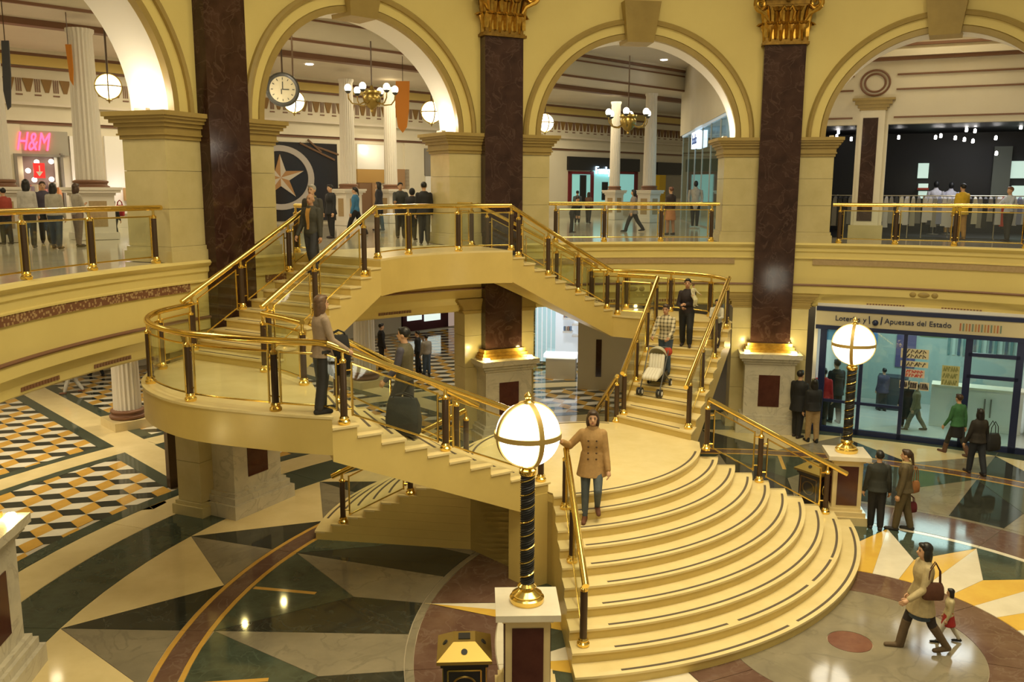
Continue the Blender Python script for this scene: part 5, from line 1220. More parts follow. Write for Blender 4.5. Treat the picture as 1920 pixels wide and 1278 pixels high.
def person(label, loc, heading, h=1.7, slim=1.0, top=(0.2, 0.2, 0.2), bottom=(0.03, 0.03, 0.035), shoes=(0.03, 0.02, 0.02), hair=('short', (0.03, 0.02, 0.015)), legs=((4, 4), (-4, 4)), arms=((4, 6, 12), (4, 6, 12)), lean=0.0, female=False, kind='jacket', hem=0.0, sleeve=1.0, skirt=None, boots=0.0, head=(0, 0), shirt=None, vox=0.018, skin=0, vest=None, group=None, topmat=None, name='person', lift=0.0, face=True, collar=None):
    Mt = lambda p: Vector(p)
    S = h; sw = 0.090 if female else 0.102; hw = 0.052 if female else 0.048
    # ---- skeleton (x right, y forward, z up)
    TL = Matrix.Translation((0, 0, 0.52 * S)) @ Matrix.Rotation(R_(-lean), 4, 'X') @ Matrix.Translation((0, 0, -0.52 * S))
    J = {}; low = 1e9
    for i, sx in enumerate((-1, 1)):
        p, k = legs[i]; hip = Vector((sx * hw * S, 0, 0.515 * S))
        kn = hip + Vector((sx * 0.006 * S, math.sin(R_(p)), -math.cos(R_(p)))) * 0.245 * S
        q = p - k; an = kn + Vector((0, math.sin(R_(q)), -math.cos(R_(q)))) * 0.235 * S
        toe = an + Vector((sx * 0.012 * S, 0.105 * S * math.cos(R_(max(0, -q) * 0.5)), -0.022 * S - 0.105 * S * math.sin(R_(max(0, -q) * 0.5)) * 0.5))
        heel = an + Vector((0, -0.022 * S, -0.022 * S)); J[i] = (hip, kn, an, toe, heel); low = min(low, toe.z - 0.016 * S, heel.z - 0.016 * S)
    sh = -low + lift
    off = Vector((0, 0, sh))
    A = {}
    for i, sx in enumerate((-1, 1)):
        s0 = TL @ Vector((sx * sw * S, 0, 0.792 * S)); sp = arms[i]
        if sp[0] == 'ik':
            tgt = Vector(sp[1]) - off; el, wr = ik2(s0, tgt, 0.172 * S, 0.150 * S, sp[2] if len(sp) > 2 else (sx * 0.5, -0.6, -0.6))
        else:
            p, o_, e = sp[:3]; inn = sp[3] if len(sp) > 3 else 0
            d = Vector((sx * math.sin(R_(o_)), math.sin(R_(p)) * math.cos(R_(o_)), -math.cos(R_(p)) * math.cos(R_(o_)))); el = s0 + d * 0.172 * S
            q = p + e; d2 = Vector((sx * math.sin(R_(o_ - inn)), math.sin(R_(q)) * math.cos(R_(o_ - inn)), -math.cos(R_(q)) * math.cos(R_(o_ - inn)))); wr = el + d2 * 0.150 * S
        A[i] = (s0, el, wr)
    HC = TL @ Vector((0, 0.012 * S, 0.928 * S)); HM = TL.to_3x3() @ Matrix.Rotation(R_(head[0]), 3, 'Z') @ Matrix.Rotation(R_(-head[1]), 3, 'X')
    def tz(z, rx, ry, cy=0.0): return (z * S, rx * S, ry * S, cy * S)
    def torso(mb, e, z0=0.47, z1=0.835):
        w = 0.92 if female else 1.0
        R = [tz(0.46, 0.072, 0.055), tz(0.50, 0.092, 0.066), tz(0.54, 0.095, 0.068), tz(0.60, 0.082 * w, 0.058), tz(0.65, 0.082 * w, 0.057), tz(0.71, 0.098 * w, 0.066, 0.004), tz(0.75, 0.103 * w, 0.068, 0.002), tz(0.785, 0.098 * w, 0.060), tz(0.81, 0.080 * w, 0.048), tz(0.83, 0.056 * w, 0.040), tz(0.85, 0.033, 0.033)]
        R = [(z, rx + e * S, ry + e * S, cy) for z, rx, ry, cy in R if z0 * S <= z <= z1 * S]
        ell_ring(mb, R, Matrix.Translation(off) @ TL)
    def arms_(mb, e, upto=1.0, r=1.0):
        for i in (0, 1):
            s0, el, wr = [p + off for p in A[i]]
            if upto >= 1.0: cap(mb, s0, el, (0.031 + e) * S, (0.025 + e) * S); cap(mb, el, wr, (0.025 + e) * S, (0.018 + e) * S)
            elif upto > 0.5: cap(mb, s0, el, (0.031 + e) * S, (0.025 + e) * S); cap(mb, el, el.lerp(wr, (upto - 0.5) * 2), (0.025 + e) * S, (0.022 + e) * S)
            else: cap(mb, s0, s0.lerp(el, upto * 2), (0.031 + e) * S, (0.028 + e) * S)
    def legs_(mb, e, z=1.0):
        for i in (0, 1):
            hip, kn, an, toe, heel = [p + off for p in J[i]]
            cap(mb, hip, kn, (0.052 + e) * S, (0.036 + e) * S)
            if z > 0.5: cap(mb, kn, kn.lerp(an, min(1, (z - 0.5) * 2)), (0.037 + e) * S, (0.024 + e * 1.3) * S)
    # ---- body: one continuous skin
    b = MB(); torso(b, -0.004); arms_(b, 0.0); legs_(b, -0.002)
    for i in (0, 1):
        hip, kn, an, toe, heel = [p + off for p in J[i]]; cap(b, heel, toe, 0.020 * S, 0.017 * S); cap(b, an, heel, 0.022 * S, 0.020 * S)
    cap(b, TL @ Vector((0, -0.004 * S, 0.82 * S)) + off, HC + off - Vector((0, 0, 0.03 * S)), 0.033 * S, 0.030 * S)
    hc = HC + off
    b.sphere(hc + HM @ Vector((0, -0.004, 0.008)) * S, (0.044 * S, 0.055 * S, 0.058 * S), 16, 10, HM)
    b.sphere(hc + HM @ Vector((0, 0.014, -0.028)) * S, (0.034 * S, 0.038 * S, 0.040 * S), 12, 8, HM)
    b.sphere(hc + HM @ Vector((0, 0.054, -0.012)) * S, (0.009 * S, 0.014 * S, 0.014 * S), 8, 6, HM)
    for sx in (-1, 1): b.sphere(hc + HM @ Vector((sx * 0.046, -0.004, -0.006)) * S, (0.008 * S, 0.014 * S, 0.019 * S), 8, 6, HM)
    fin = MB()
    for i, sx in enumerate((-1, 1)):
        s0, el, wr = [p + off for p in A[i]]; d = (wr - el).normalized(); f_ = Vector((0, 1, 0)) - d * d.y
        if f_.length < 0.3: f_ = Vector((-sx, 0, 0)) - d * (-sx * d.x)
        f_.normalize(); n_ = d.cross(f_).normalized()
        if n_.x * sx > 0: n_ = -n_
        cap(b, wr, wr + d * 0.045 * S, 0.016 * S, 0.021 * S)
        pm = wr + d * 0.05 * S
        for k, (o_, l_) in enumerate(((0.018, 0.040), (0.006, 0.046), (-0.006, 0.043), (-0.018, 0.034))):
            p0 = pm + f_ * o_ * S; p1 = p0 + (d * 0.85 + n_ * 0.3).normalized() * l_ * 0.55 * S; p2 = p1 + (d * 0.55 + n_ * 0.7).normalized() * l_ * 0.5 * S
            fin.tube([p0 - d * 0.012 * S, p0, p1, p2], [0.0062 * S, 0.0060 * S, 0.0056 * S, 0.0042 * S], 6)
        t0 = wr + d * 0.018 * S + f_ * 0.014 * S; t1 = t0 + (f_ * 0.6 + d * 0.75 + n_ * 0.2).normalized() * 0.026 * S; fin.tube([t0 - f_ * 0.008 * S, t0, t1, t1 + (d + n_ * 0.4).normalized() * 0.018 * S], [0.0075 * S, 0.0072 * S, 0.0062 * S, 0.0045 * S], 6)
    rz = R_(heading - 90)
    root = b.build(name, SKIN[skin], None, False); root.location = loc; root.rotation_euler = (0, 0, rz); tag(root, label, 'person', group)
    REMESH.append((root, vox * 0.8, fin.mesh('fingers', SKIN[skin], True)))
    def part(nm, mb, m, v=None, remesh=True):
        o = mb.build(nm, m, root, True, local=True)
        if remesh: REMESH.append((o, v or vox, None))
        return o
    # ---- lower garment
    lo = MB()
    if skirt:
        zt, zb, w = skirt[1], skirt[2], skirt[3]
        ell_ring(lo, [tz(zt, 0.088, 0.066), tz(0.52, 0.106, 0.08), tz((0.52 + zb) / 2, 0.106 + w * 0.5, 0.085 + w * 0.5), tz(zb, 0.106 + w, 0.09 + w)], Matrix.Translation(off)); part('skirt', lo, cloth(skirt[0]))
        lo = MB(); legs_(lo, 0.004, 0.98); part('tights', lo, cloth(bottom))
    else:
        torso(lo, 0.008, 0.45, 0.56); legs_(lo, 0.012 * slim, 0.97); part('trousers', lo, cloth(bottom))
    # ---- shoes or boots
    for i in (0, 1):
        so = MB(); hip, kn, an, toe, heel = [p + off for p in J[i]]; cap(so, heel, toe, 0.026 * S, 0.021 * S); cap(so, an.lerp(kn, boots) if boots else an, heel, (0.034 if boots else 0.026) * S, 0.026 * S)
        if boots: cap(so, an.lerp(kn, boots), an, 0.042 * S, 0.030 * S)
        part('boot' if boots else 'shoe', so, cloth(shoes))
    # ---- upper garment
    if shirt is not None:
        u = MB(); torso(u, 0.008, 0.50, 0.855); arms_(u, 0.007, sleeve); part('shirt', u, cloth(shirt))
    u = MB(); e = {'jacket': 0.014, 'coat': 0.015, 'shirt': 0.009, 'vest': 0.016}[kind]
    torso(u, e, 0.50, 0.855)
    if kind != 'vest': arms_(u, e * 0.6, sleeve)
    if hem > 0: ell_ring(u, [tz(0.62, 0.085 + e, 0.06 + e), tz(0.54, 0.098 + e, 0.072 + e), tz(0.54 - hem, 0.108 + e + hem * 0.12, 0.084 + e + hem * 0.12)], Matrix.Translation(off))
    up = part({'jacket': 'jacket', 'coat': 'coat', 'shirt': 'shirt', 'vest': 'vest'}[kind], u, topmat or cloth(top))
    if shirt is not None and kind in ('jacket', 'coat'):
        sf = MB(); v_ = []
        for z, wd, y in ((0.835, 0.030, 0.040), (0.80, 0.030, 0.068), (0.75, 0.026, 0.088), (0.69, 0.020, 0.089), (0.62, 0.014, 0.080), (0.56, 0.012, 0.086)):
            for x in (-1, 1):
                for d_ in (0.0, -0.02): v_.append(Matrix.Translation(off) @ TL @ Vector((x * wd * S, (y + d_ + 0.004) * S, z * S)))
        f_ = []
        for i in range(5):
            a_, b_ = 4 * i, 4 * i + 4
            for p_, q_ in ((0, 1), (1, 3), (3, 2), (2, 0)): f_.append((a_ + p_, a_ + q_, b_ + q_, b_ + p_))
        f_ += [(0, 1, 3, 2), (20, 21, 23, 22)]
        sf.add(v_, f_); part('shirt_front', sf, cloth(shirt), None, False)
    if collar:
        c_ = MB(); ell_ring(c_, [tz(0.80, 0.075, 0.06), tz(0.85, 0.050, 0.052), tz(0.862, 0.047, 0.050), tz(0.80, 0.05, 0.04)], Matrix.Translation(off) @ TL); part('collar', c_, cloth(collar), None, False)
    # ---- hair
    hk, hcol = hair; hb = MB()
    def hp(x, y, z): return hc + HM @ Vector((x, y, z)) * S
    if hk != 'bald':
        hb.sphere(hp(0, -0.014, 0.020), (0.052 * S, 0.058 * S, 0.056 * S), 14, 9, HM)
        hb.sphere(hp(0, 0.022, 0.052), (0.040 * S, 0.030 * S, 0.020 * S), 10, 6, HM)
    else:
        hb.sphere(hp(0, -0.022, -0.008), (0.050 * S, 0.044 * S, 0.030 * S), 12, 8, HM)
    if hk in ('long', 'bob'):
        d = 0.075 if hk == 'long' else 0.035
        for sx in (-1, 1): hb.sphere(hp(sx * 0.042, -0.012, -0.03), (0.018 * S, 0.034 * S, 0.058 * S), 10, 8, HM)
        hb.sphere(hp(0, -0.038, -0.03 - d * 0.4), (0.052 * S, 0.030 * S, (0.05 + d) * S), 12, 8, HM)
    if hk == 'pony': cap(hb, hp(0, -0.06, 0.02), hp(0, -0.085, -0.10), 0.022 * S, 0.012 * S)
    if hk == 'hood': hb.sphere(hp(0, -0.012, 0.005), (0.062 * S, 0.066 * S, 0.075 * S), 14, 9, HM)
    part('hood' if hk == 'hood' else 'hair', hb, hair_mat(hcol) if hk != 'hood' else cloth(hcol), vox * 0.8)
    if face:
        ey = MB()
        for sx in (-1, 1): ey.sphere(hp(sx * 0.018, 0.0465, 0.006), (0.0075 * S, 0.005 * S, 0.0045 * S), 8, 5, HM); ey.sphere(hp(sx * 0.018, 0.047, 0.018), (0.012 * S, 0.004 * S, 0.0025 * S), 8, 4, HM)
        part('eyes', ey, M['black'], None, False)
        mo = MB().sphere(hp(0, 0.0495, -0.034), (0.014 * S, 0.005 * S, 0.004 * S), 8, 5, HM); part('mouth', mo, flat('lips', (0.32, 0.09, 0.07)), None, False)
    return root
def stand(xf, yf, z, ytop):                        # where somebody stands, and how tall
    p = on(xf, yf, z); h = at(xf, ytop, p.y).z - z; return p, max(0.5, min(h, 2.0))
BLK, DK, NV = (0.012, 0.012, 0.014), (0.03, 0.028, 0.027), (0.02, 0.03, 0.06)
JEANS = (0.055, 0.085, 0.13); HB, HK, HG = (0.055, 0.028, 0.014), (0.010, 0.008, 0.007), (0.42, 0.40, 0.36)
WALK = ((24, 8), (-18, 14)); DOWN = ((16, 26), (-6, 14)); UP = ((34, 52), (-8, 6))
NEAR, MIDV, FAR = 0.0125, 0.019, 0.028
def who(label, xf, yf, z, ytop, heading, **k):
    p, h = stand(xf, yf, z, ytop); return person(label, p, heading, h, **k), p, h
# --- on the stairs
zt = lambda k: Z1 - RIS * k
p, h = stand(1108, 972, zt(2), 768); hl = math.radians(-93 - 90)
def local(root_p, heading, world): 
    a = -R_(heading - 90); d = Vector(world) - Vector(root_p); return (d.x * math.cos(a) - d.y * math.sin(a), d.x * math.sin(a) + d.y * math.cos(a), d.z)
trench = person('woman in a tan double-breasted coat and jeans walking down the front steps', p, -95, h, top=(0.42, 0.25, 0.09), bottom=(0.085, 0.105, 0.12), shoes=(0.16, 0.06, 0.03), hair=('long', HB), slim=0.1, legs=((30, 66), (10, 8)), arms=((6, 9, 14), ('ik', local(p, -95, at(1054, 828, p.y - 0.15)), (0.5, -0.3, -0.8))), female=True, kind='coat', hem=0.13, vox=NEAR, collar=(0.34, 0.2, 0.07))
bt = MB()
for r_ in range(4):
    for sx in (-1, 1): bt.sphere((sx * 0.036 * h, (0.098 - 0.001 * r_) * h, (0.735 - 0.055 * r_) * h + 0.02), (0.009 * h, 0.004 * h, 0.009 * h), 8, 5)
bt.build('buttons', flat('dark_button', (0.07, 0.035, 0.015)), trench, True, local=True)
who('woman with long brown hair in a beige top at the head of the left flight', 607, 772, Z2L, 553, 35, top=(0.34, 0.25, 0.17), bottom=DK, shoes=BLK, hair=('long', (0.16, 0.085, 0.04)), arms=((8, 14, 10), (14, 10, 40)), female=True, kind='shirt', hem=0.06, vox=NEAR, legs=((3, 3), (-5, 6)))
def on_flight(F, q, w, z0, z1, n):                 # a place on a flight: q up the flight, w across it
    a, b = lerp(F['nb'], F['nt'], q), lerp(F['fb'], F['ft'], q); s_ = lerp(a, b, w); i = int(q * (n - 1)); return Vector(st(*s_, z0 + (i + 1) * (z1 - z0) / n))
pv = on_flight(LL, 0.60, 0.42, Z1, Z2L, 11)
person('man in an olive vest with dark sleeves climbing the left lower flight', pv, 165, 1.80, top=(0.10, 0.085, 0.045), shirt=(0.075, 0.07, 0.10), bottom=(0.035, 0.036, 0.04), hair=('short', HK), kind='vest', legs=((26, 40), (-4, 6)), arms=((12, 8, 30), (0, 8, 14)), vox=NEAR, head=(8, 0))
pm = on_flight(UL, 0.80, 0.62, Z2L, ZU, 11)
person('bald man in a dark olive jacket coming down the left upper flight', pm, -112, 1.74, top=(0.055, 0.052, 0.040), shirt=(0.50, 0.26, 0.05), bottom=(0.035, 0.036, 0.045), hair=('bald', (0.30, 0.2, 0.12)), legs=DOWN, arms=((2, 8, 8), (6, 10, 20)), vox=NEAR, skin=1)
pm = on_flight(UL, 0.93, 0.80, Z2L, ZU, 11)
person('grey-haired man in a dark jacket with a tan scarf behind the bald man', pm, -105, 1.76, top=(0.06, 0.055, 0.045), shirt=(0.35, 0.28, 0.10), bottom=DK, hair=('short', HG), legs=DOWN, arms=((4, 6, 12), (4, 6, 12)), vox=NEAR, collar=(0.30, 0.24, 0.09))
# --- family on the right lower flight
M['plaid'] = mat('plaid_shirt', (0.5, 0.45, 0.32), 0.75)
def plaid(m):
    nt = m.node_tree; N = nt.nodes; L = nt.links; b = N['Principled BSDF']; tc = N.new('ShaderNodeTexCoord')
    sx = N.new('ShaderNodeSeparateXYZ'); L.new(tc.outputs['Object'], sx.inputs[0]); outs = []
    for ax in ('X', 'Z'):
        mu = N.new('ShaderNodeMath'); mu.operation = 'MULTIPLY'; mu.inputs[1].default_value = 11.0; L.new(sx.outputs[ax], mu.inputs[0])
        fr = N.new('ShaderNodeMath'); fr.operation = 'FRACT'; L.new(mu.outputs[0], fr.inputs[0]); gt = N.new('ShaderNodeMath'); gt.operation = 'LESS_THAN'; gt.inputs[1].default_value = 0.36; L.new(fr.outputs[0], gt.inputs[0]); outs.append(gt.outputs[0])
    ad = N.new('ShaderNodeMath'); ad.operation = 'ADD'; L.new(outs[0], ad.inputs[0]); L.new(outs[1], ad.inputs[1]); ml = N.new('ShaderNodeMath'); ml.operation = 'MULTIPLY'; ml.inputs[1].default_value = 0.5; L.new(ad.outputs[0], ml.inputs[0])
    rp = N.new('ShaderNodeValToRGB'); rp.color_ramp.elements[0].color = (0.55, 0.48, 0.32, 1); rp.color_ramp.elements[1].color = (0.07, 0.055, 0.03, 1); L.new(ml.outputs[0], rp.inputs[0]); L.new(rp.outputs[0], b.inputs['Base Color'])
plaid(M['plaid'])
pd_ = on_flight(RL, 0.47, 0.60, Z1, Z2L, 11); HD = -118
person('man in a plaid shirt and jeans pushing a stroller down the right lower flight', pd_, HD, 1.74, topmat=M['plaid'], bottom=JEANS, shoes=BLK, hair=('short', HB), kind='shirt', hem=0.03, legs=DOWN, arms=(('ik', (-0.20, 0.40, 0.98)), ('ik', (0.20, 0.40, 0.98))), vox=NEAR, skin=1, lean=4)
pw = on_flight(RL, 0.74, 0.46, Z1, Z2L, 11)
person('woman in black carrying a baby down the right lower flight', pw, -105, 1.74, top=(0.022, 0.013, 0.016), bottom=BLK, hair=('pony', HK), kind='shirt', legs=DOWN, arms=(('ik', (0.02, 0.22, 1.10)), ('ik', (0.10, 0.24, 1.02))), female=True, vox=NEAR, skin=1)
a_ = R_(-105); bp_ = pw + Vector((math.cos(a_) * 0.24 + 0.16, math.sin(a_) * 0.24, 1.06))
person('baby in cream clothes carried by the woman in black', bp_, -60, 0.58, top=(0.55, 0.50, 0.32), bottom=(0.55, 0.50, 0.30), shoes=(0.5, 0.45, 0.3), hair=('short', HB), kind='shirt', legs=((50, 60), (40, 50)), arms=((30, 20, 30), (30, 20, 30)), vox=0.010)
pb_ = on_flight(RL, 0.78, 0.10, Z1, Z2L, 11)
person('boy in a white sweatshirt by the outer balustrade of the right flight', pb_, -110, 1.22, top=(0.60, 0.56, 0.44), bottom=(0.05, 0.035, 0.03), hair=('short', HK), kind='jacket', legs=((4, 8), (-2, 8)), arms=((20, 6, 70, 30), (20, 6, 70, 30)), vox=NEAR)
# --- ground floor, right
p, h = stand(1640, 990, 0, 845)
person('man in a dark suit standing beside the right lamp pedestal, seen from behind', p, 78, h, top=(0.025, 0.028, 0.024), bottom=BLK, hair=('short', HK), kind='jacket', hem=0.05, vox=NEAR, arms=((4, 8, 8), (-2, 8, 18)))
p, h = stand(1690, 993, 0, 842)
person('person in an olive brown suit with tied hair holding bags beside the dark suited man', p, 150, h, top=(0.10, 0.075, 0.035), bottom=(0.12, 0.09, 0.04), shoes=DK, hair=('pony', HB), kind='jacket', hem=0.05, vox=NEAR, arms=((4, 8, 8), (0, 8, 10)), legs=((10, 4), (-8, 6)), collar=(0.55, 0.45, 0.2))
hpos = p
p, h = stand(1790, 852, 0, 735)
person('person in a green top walking towards the shop window', p, 110, h, top=(0.045, 0.17, 0.065), bottom=DK, shoes=(0.12, 0.06, 0.04), hair=('short', HB), kind='shirt', hem=0.05, legs=WALK, skirt=(BLK, 0.56, 0.32, 0.01), boots=0.5, vox=MIDV, arms=((10, 8, 20), (-10, 8, 14)))
p, h = stand(1828, 888, 0, 765)
person('woman in a black coat with long black hair walking towards the shop', p, 95, h, top=(0.022, 0.017, 0.013), bottom=(0.02, 0.024, 0.034), hair=('long', HK), kind='coat', hem=0.05, legs=((12, 6), (-12, 8)), female=True, vox=MIDV, arms=((4, 14, 10), (6, 16, 24)))
bagp = p
p, h = stand(1720, 1218, 0, 1013)
woman = person('woman with a brown shoulder bag and boots striding across the medallion', p, 178, h, top=(0.46, 0.37, 0.20), bottom=(0.03, 0.022, 0.02), shoes=(0.13, 0.085, 0.045), hair=('bob', HK), kind='jacket', hem=0.16, legs=((-19, 16), (20, 6)), arms=((14, 10, 46), (-6, 8, 30)), female=True, skirt=(JEANS, 0.58, 0.33, 0.004), boots=0.92, vox=NEAR)
wp, wh = p, h
p, h = stand(1775, 1203, 0, 1100)
person('small child in a cream top and red skirt behind the striding woman', p, 165, h, top=(0.55, 0.47, 0.27), bottom=(0.55, 0.5, 0.4), shoes=BLK, hair=('bob', HK), kind='shirt', skirt=((0.36, 0.018, 0.018), 0.60, 0.34, 0.03), legs=WALK, vox=NEAR, female=True)
for lab, xf, yf, yt, hd, kw in (
    ('person in black at the left of the group by the shop door', 1494, 819, 694, 40, dict(top=BLK, bottom=BLK, hair=('short', HK), kind='coat', hem=0.14)),
    ('woman in a black jacket and khaki trousers by the shop door', 1521, 828, 710, 95, dict(top=BLK, bottom=(0.36, 0.24, 0.11), hair=('long', HK), kind='jacket', hem=0.04, female=True, boots=0.35, shoes=BLK)),
    ('person in a bright red jacket by the shop door', 1539, 802, 690, 60, dict(top=(0.55, 0.015, 0.02), bottom=BLK, hair=('short', HK), kind='jacket', hem=0.03)),
    ('dark figure standing just inside the shop window at left', 1563, 792, 674, 100, dict(top=BLK, bottom=BLK, hair=('short', HK), kind='coat', hem=0.1)),
    ('customer in dark clothes at the unit inside the shop', 1653, 770, 690, 95, dict(top=(0.06, 0.05, 0.09), bottom=DK, hair=('short', HK), kind='coat', hem=0.12)),
    ('customer in a tan jacket walking inside the shop', 1714, 806, 716, 160, dict(top=(0.24, 0.19, 0.10), bottom=(0.2, 0.17, 0.12), hair=('short', HB), kind='jacket', hem=0.05, legs=WALK)),
    ('customer in black beside the tan jacket inside the shop', 1696, 800, 712, 80, dict(top=BLK, bottom=BLK, hair=('short', HK), kind='jacket')),
    # ground floor, behind the stairs
    ('man in a black suit on the tiled floor, left of the man in the vest', 716, 692, 606, 20, dict(top=BLK, bottom=BLK, hair=('short', HK), kind='jacket', hem=0.04)),
    ('person in black standing right of the man in the vest', 784, 698, 620, 180, dict(top=BLK, bottom=BLK, hair=('short', HK), kind='jacket', hem=0.04)),
    ('person in a grey jacket and jeans on the tiled floor under the bridge', 800, 702, 627, 120, dict(top=(0.30, 0.27, 0.23), bottom=JEANS, hair=('short', HK), kind='jacket')),
    ('distant dark figure near the maroon shop', 863, 614, 572, 0, dict(top=BLK, bottom=BLK, hair=('short', HK), kind='coat', hem=0.1, legs=WALK)),
    ('woman in white with a black skirt walking in the tiled aisle at left', 137, 736, 655, 200, dict(top=(0.68, 0.66, 0.60), bottom=(0.6, 0.58, 0.54), shoes=(0.3, 0.12, 0.06), hair=('long', HB), kind='jacket', hem=0.1, legs=WALK, female=True)),
    ('distant person in dark trousers walking beyond the aisle at left', 181, 705, 632, 150, dict(top=DK, bottom=BLK, hair=('short', HK), kind='jacket', legs=WALK))):
    who(lab, xf, yf, 0.0, yt, hd, vox=MIDV if yf > 780 else FAR, face=yf > 690, **kw)
# --- upper gallery
for lab, xf, yf, yt, hd, kw in (
    ('person in a red and black top at the left end of the gallery crowd', 14, 458, 352, 150, dict(top=(0.35, 0.05, 0.03), bottom=BLK, hair=('short', HK), kind='jacket')),
    ('woman in a white top with black hair in the left gallery crowd', 58, 464, 336, 110, dict(top=(0.52, 0.49, 0.44), bottom=DK, hair=('long', HK), kind='shirt', female=True, hem=0.04)),
    ('man in dark clothes partly hidden in the left gallery crowd', 88, 455, 340, -60, dict(top=(0.06, 0.05, 0.08), bottom=BLK, hair=('short', HB), kind='jacket')),
    ('person in a grey sweater and jeans with dark hair, seen from behind in the gallery', 108, 466, 343, 95, dict(top=(0.42, 0.39, 0.32), bottom=(0.035, 0.05, 0.08), hair=('long', HK), kind='jacket', hem=0.03, female=True)),
    ('woman in a pale grey top and mauve trousers at the right of the gallery crowd', 150, 462, 344, 60, dict(top=(0.42, 0.38, 0.31), bottom=(0.26, 0.19, 0.16), hair=('bob', (0.07, 0.035, 0.02)), kind='shirt', female=True, arms=((20, 10, 80), (10, 8, 20)))),
    ('distant person in black with a red bag beside the left pier', 217, 444, 374, 80, dict(top=BLK, bottom=BLK, hair=('short', HK), kind='jacket', legs=WALK)),
    ('man in black facing the stairs behind the two older men', 622, 446, 346, -130, dict(top=BLK, bottom=BLK, hair=('short', HK), kind='coat', hem=0.1)),
    ('person in a blue and white sports jacket walking past the bridge', 668, 440, 348, 170, dict(top=(0.04, 0.17, 0.34), bottom=BLK, hair=('pony', HK), kind='jacket', legs=WALK, female=True)),
    ('woman in black with long hair left of the group on the bridge', 712, 432, 341, 170, dict(top=(0.03, 0.03, 0.04), bottom=BLK, hair=('long', HK), kind='jacket', female=True)),
    ('dark haired man leaning with the group behind the bridge rail', 752, 446, 342, -70, dict(top=(0.03, 0.035, 0.033), bottom=DK, hair=('short', HK), kind='jacket', arms=((30, 10, 60), (30, 10, 60)))),
    ('person in a black hooded coat in the middle of the group behind the bridge rail', 774, 450, 353, 80, dict(top=BLK, bottom=BLK, hair=('hood', BLK), kind='coat', hem=0.06)),
    ('tall person in a long black coat at the right of the group behind the bridge', 796, 456, 341, 100, dict(top=BLK, bottom=(0.035, 0.035, 0.038), hair=('short', HK), kind='coat', hem=0.08)),
    ('person in black bending by the rail at the left of the right gallery bay', 1072, 436, 366, 10, dict(top=BLK, bottom=BLK, hair=('short', HK), kind='jacket', lean=20)),
    ('distant person in grey near the turquoise shop', 1082, 418, 357, 90, dict(top=(0.10, 0.12, 0.14), bottom=DK, hair=('short', HK), kind='jacket')),
    ('distant person in brown near the turquoise shop', 1103, 418, 360, 60, dict(top=(0.18, 0.10, 0.07), bottom=DK, hair=('long', HB), kind='jacket', female=True)),
    ('woman in grey with dark boots striding through the right gallery bay', 1187, 434, 352, 180, dict(top=(0.26, 0.22, 0.20), bottom=BLK, shoes=BLK, hair=('long', HK), kind='coat', hem=0.10, legs=((28, 10), (-24, 12)), female=True, boots=0.8)),
    ('person in a black top with an orange skirt in the right gallery bay', 1256, 440, 350, 120, dict(top=(0.03, 0.02, 0.02), bottom=(0.35, 0.18, 0.10), hair=('short', (0.16, 0.06, 0.03)), kind='shirt', female=True, skirt=((0.42, 0.17, 0.06), 0.58, 0.3, 0.02))),
    ('shop assistant in a pale shirt among the racks of the black shop', 1886, 452, 350, 190, dict(top=(0.48, 0.52, 0.60), bottom=DK, hair=('short', (0.2, 0.09, 0.04)), kind='shirt', arms=((30, 8, 60), (40, 8, 30)))),
    ('customer in a long yellow coat in front of the black shop', 1798, 449, 344, 100, dict(top=(0.70, 0.44, 0.02), bottom=(0.42, 0.22, 0.05), shoes=(0.3, 0.16, 0.05), hair=('short', HK), kind='coat', hem=0.10))):
    who(lab, xf, yf, ZU, yt, hd, vox=MIDV if xf < 820 else FAR, face=xf < 820, **kw)

# ---- shop dummies
def dummy(label, x, yf, ytop, heading, col, bot):
    p, h = stand(x, yf, ZU, ytop); t = thing('mannequin', label, 'mannequin', p, R_(heading - 90), 'shop mannequins'); S = h
    MB().lathe([(0.20, 0.0), (0.20, 0.03), (0.02, 0.05), (0.02, 0.25 * S)], (0, 0, 0), 16).build('stand', M['fixture'], t, True, local=True)
    b = MB(); ell_ring(b, [(z * S, rx * S, ry * S, 0) for z, rx, ry in ((0.40, 0.07, 0.06), (0.5, 0.10, 0.075), (0.62, 0.08, 0.06), (0.74, 0.10, 0.068), (0.80, 0.11, 0.055), (0.83, 0.05, 0.04), (0.87, 0.03, 0.03))], Matrix.Identity(4))
    b.build('torso', cloth(col), t, True, local=True)
    l = MB()
    for sx in (-1, 1): l.tube([(sx * 0.05 * S, 0, 0.48 * S), (sx * 0.05 * S, 0.01 * S, 0.28 * S), (sx * 0.045 * S, 0, 0.05 * S)], [0.058 * S, 0.042 * S, 0.025 * S], 10)
    l.build('legs', cloth(bot), t, True, local=True)
    a = MB()
    for sx in (-1, 1): a.tube([(sx * 0.115 * S, 0, 0.80 * S), (sx * 0.14 * S, 0.0, 0.64 * S), (sx * 0.13 * S, 0.03 * S, 0.50 * S)], [0.032 * S, 0.026 * S, 0.016 * S], 8)
    a.build('arms', cloth(col), t, True, local=True)
    MB().sphere((0, 0.01 * S, 0.93 * S), (0.046 * S, 0.058 * S, 0.066 * S), 14, 10).build('head', M['black'] if col[0] > 0.3 and col[1] > 0.3 else M['white'], t, True, local=True)
dummy('shop mannequin in a grey top and black trousers beside the glazed shop', 1302, 428, 338, -100, (0.40, 0.38, 0.34), BLK)
dummy('shop mannequin in a bright pink dress at the right of the lit shop', 816, 420, 352, -90, (0.75, 0.03, 0.12), (0.4, 0.3, 0.3))
dummy('shop mannequin in a white shirt in the middle of the black shop', 1748, 440, 338, -100, (0.62, 0.60, 0.66), DK)
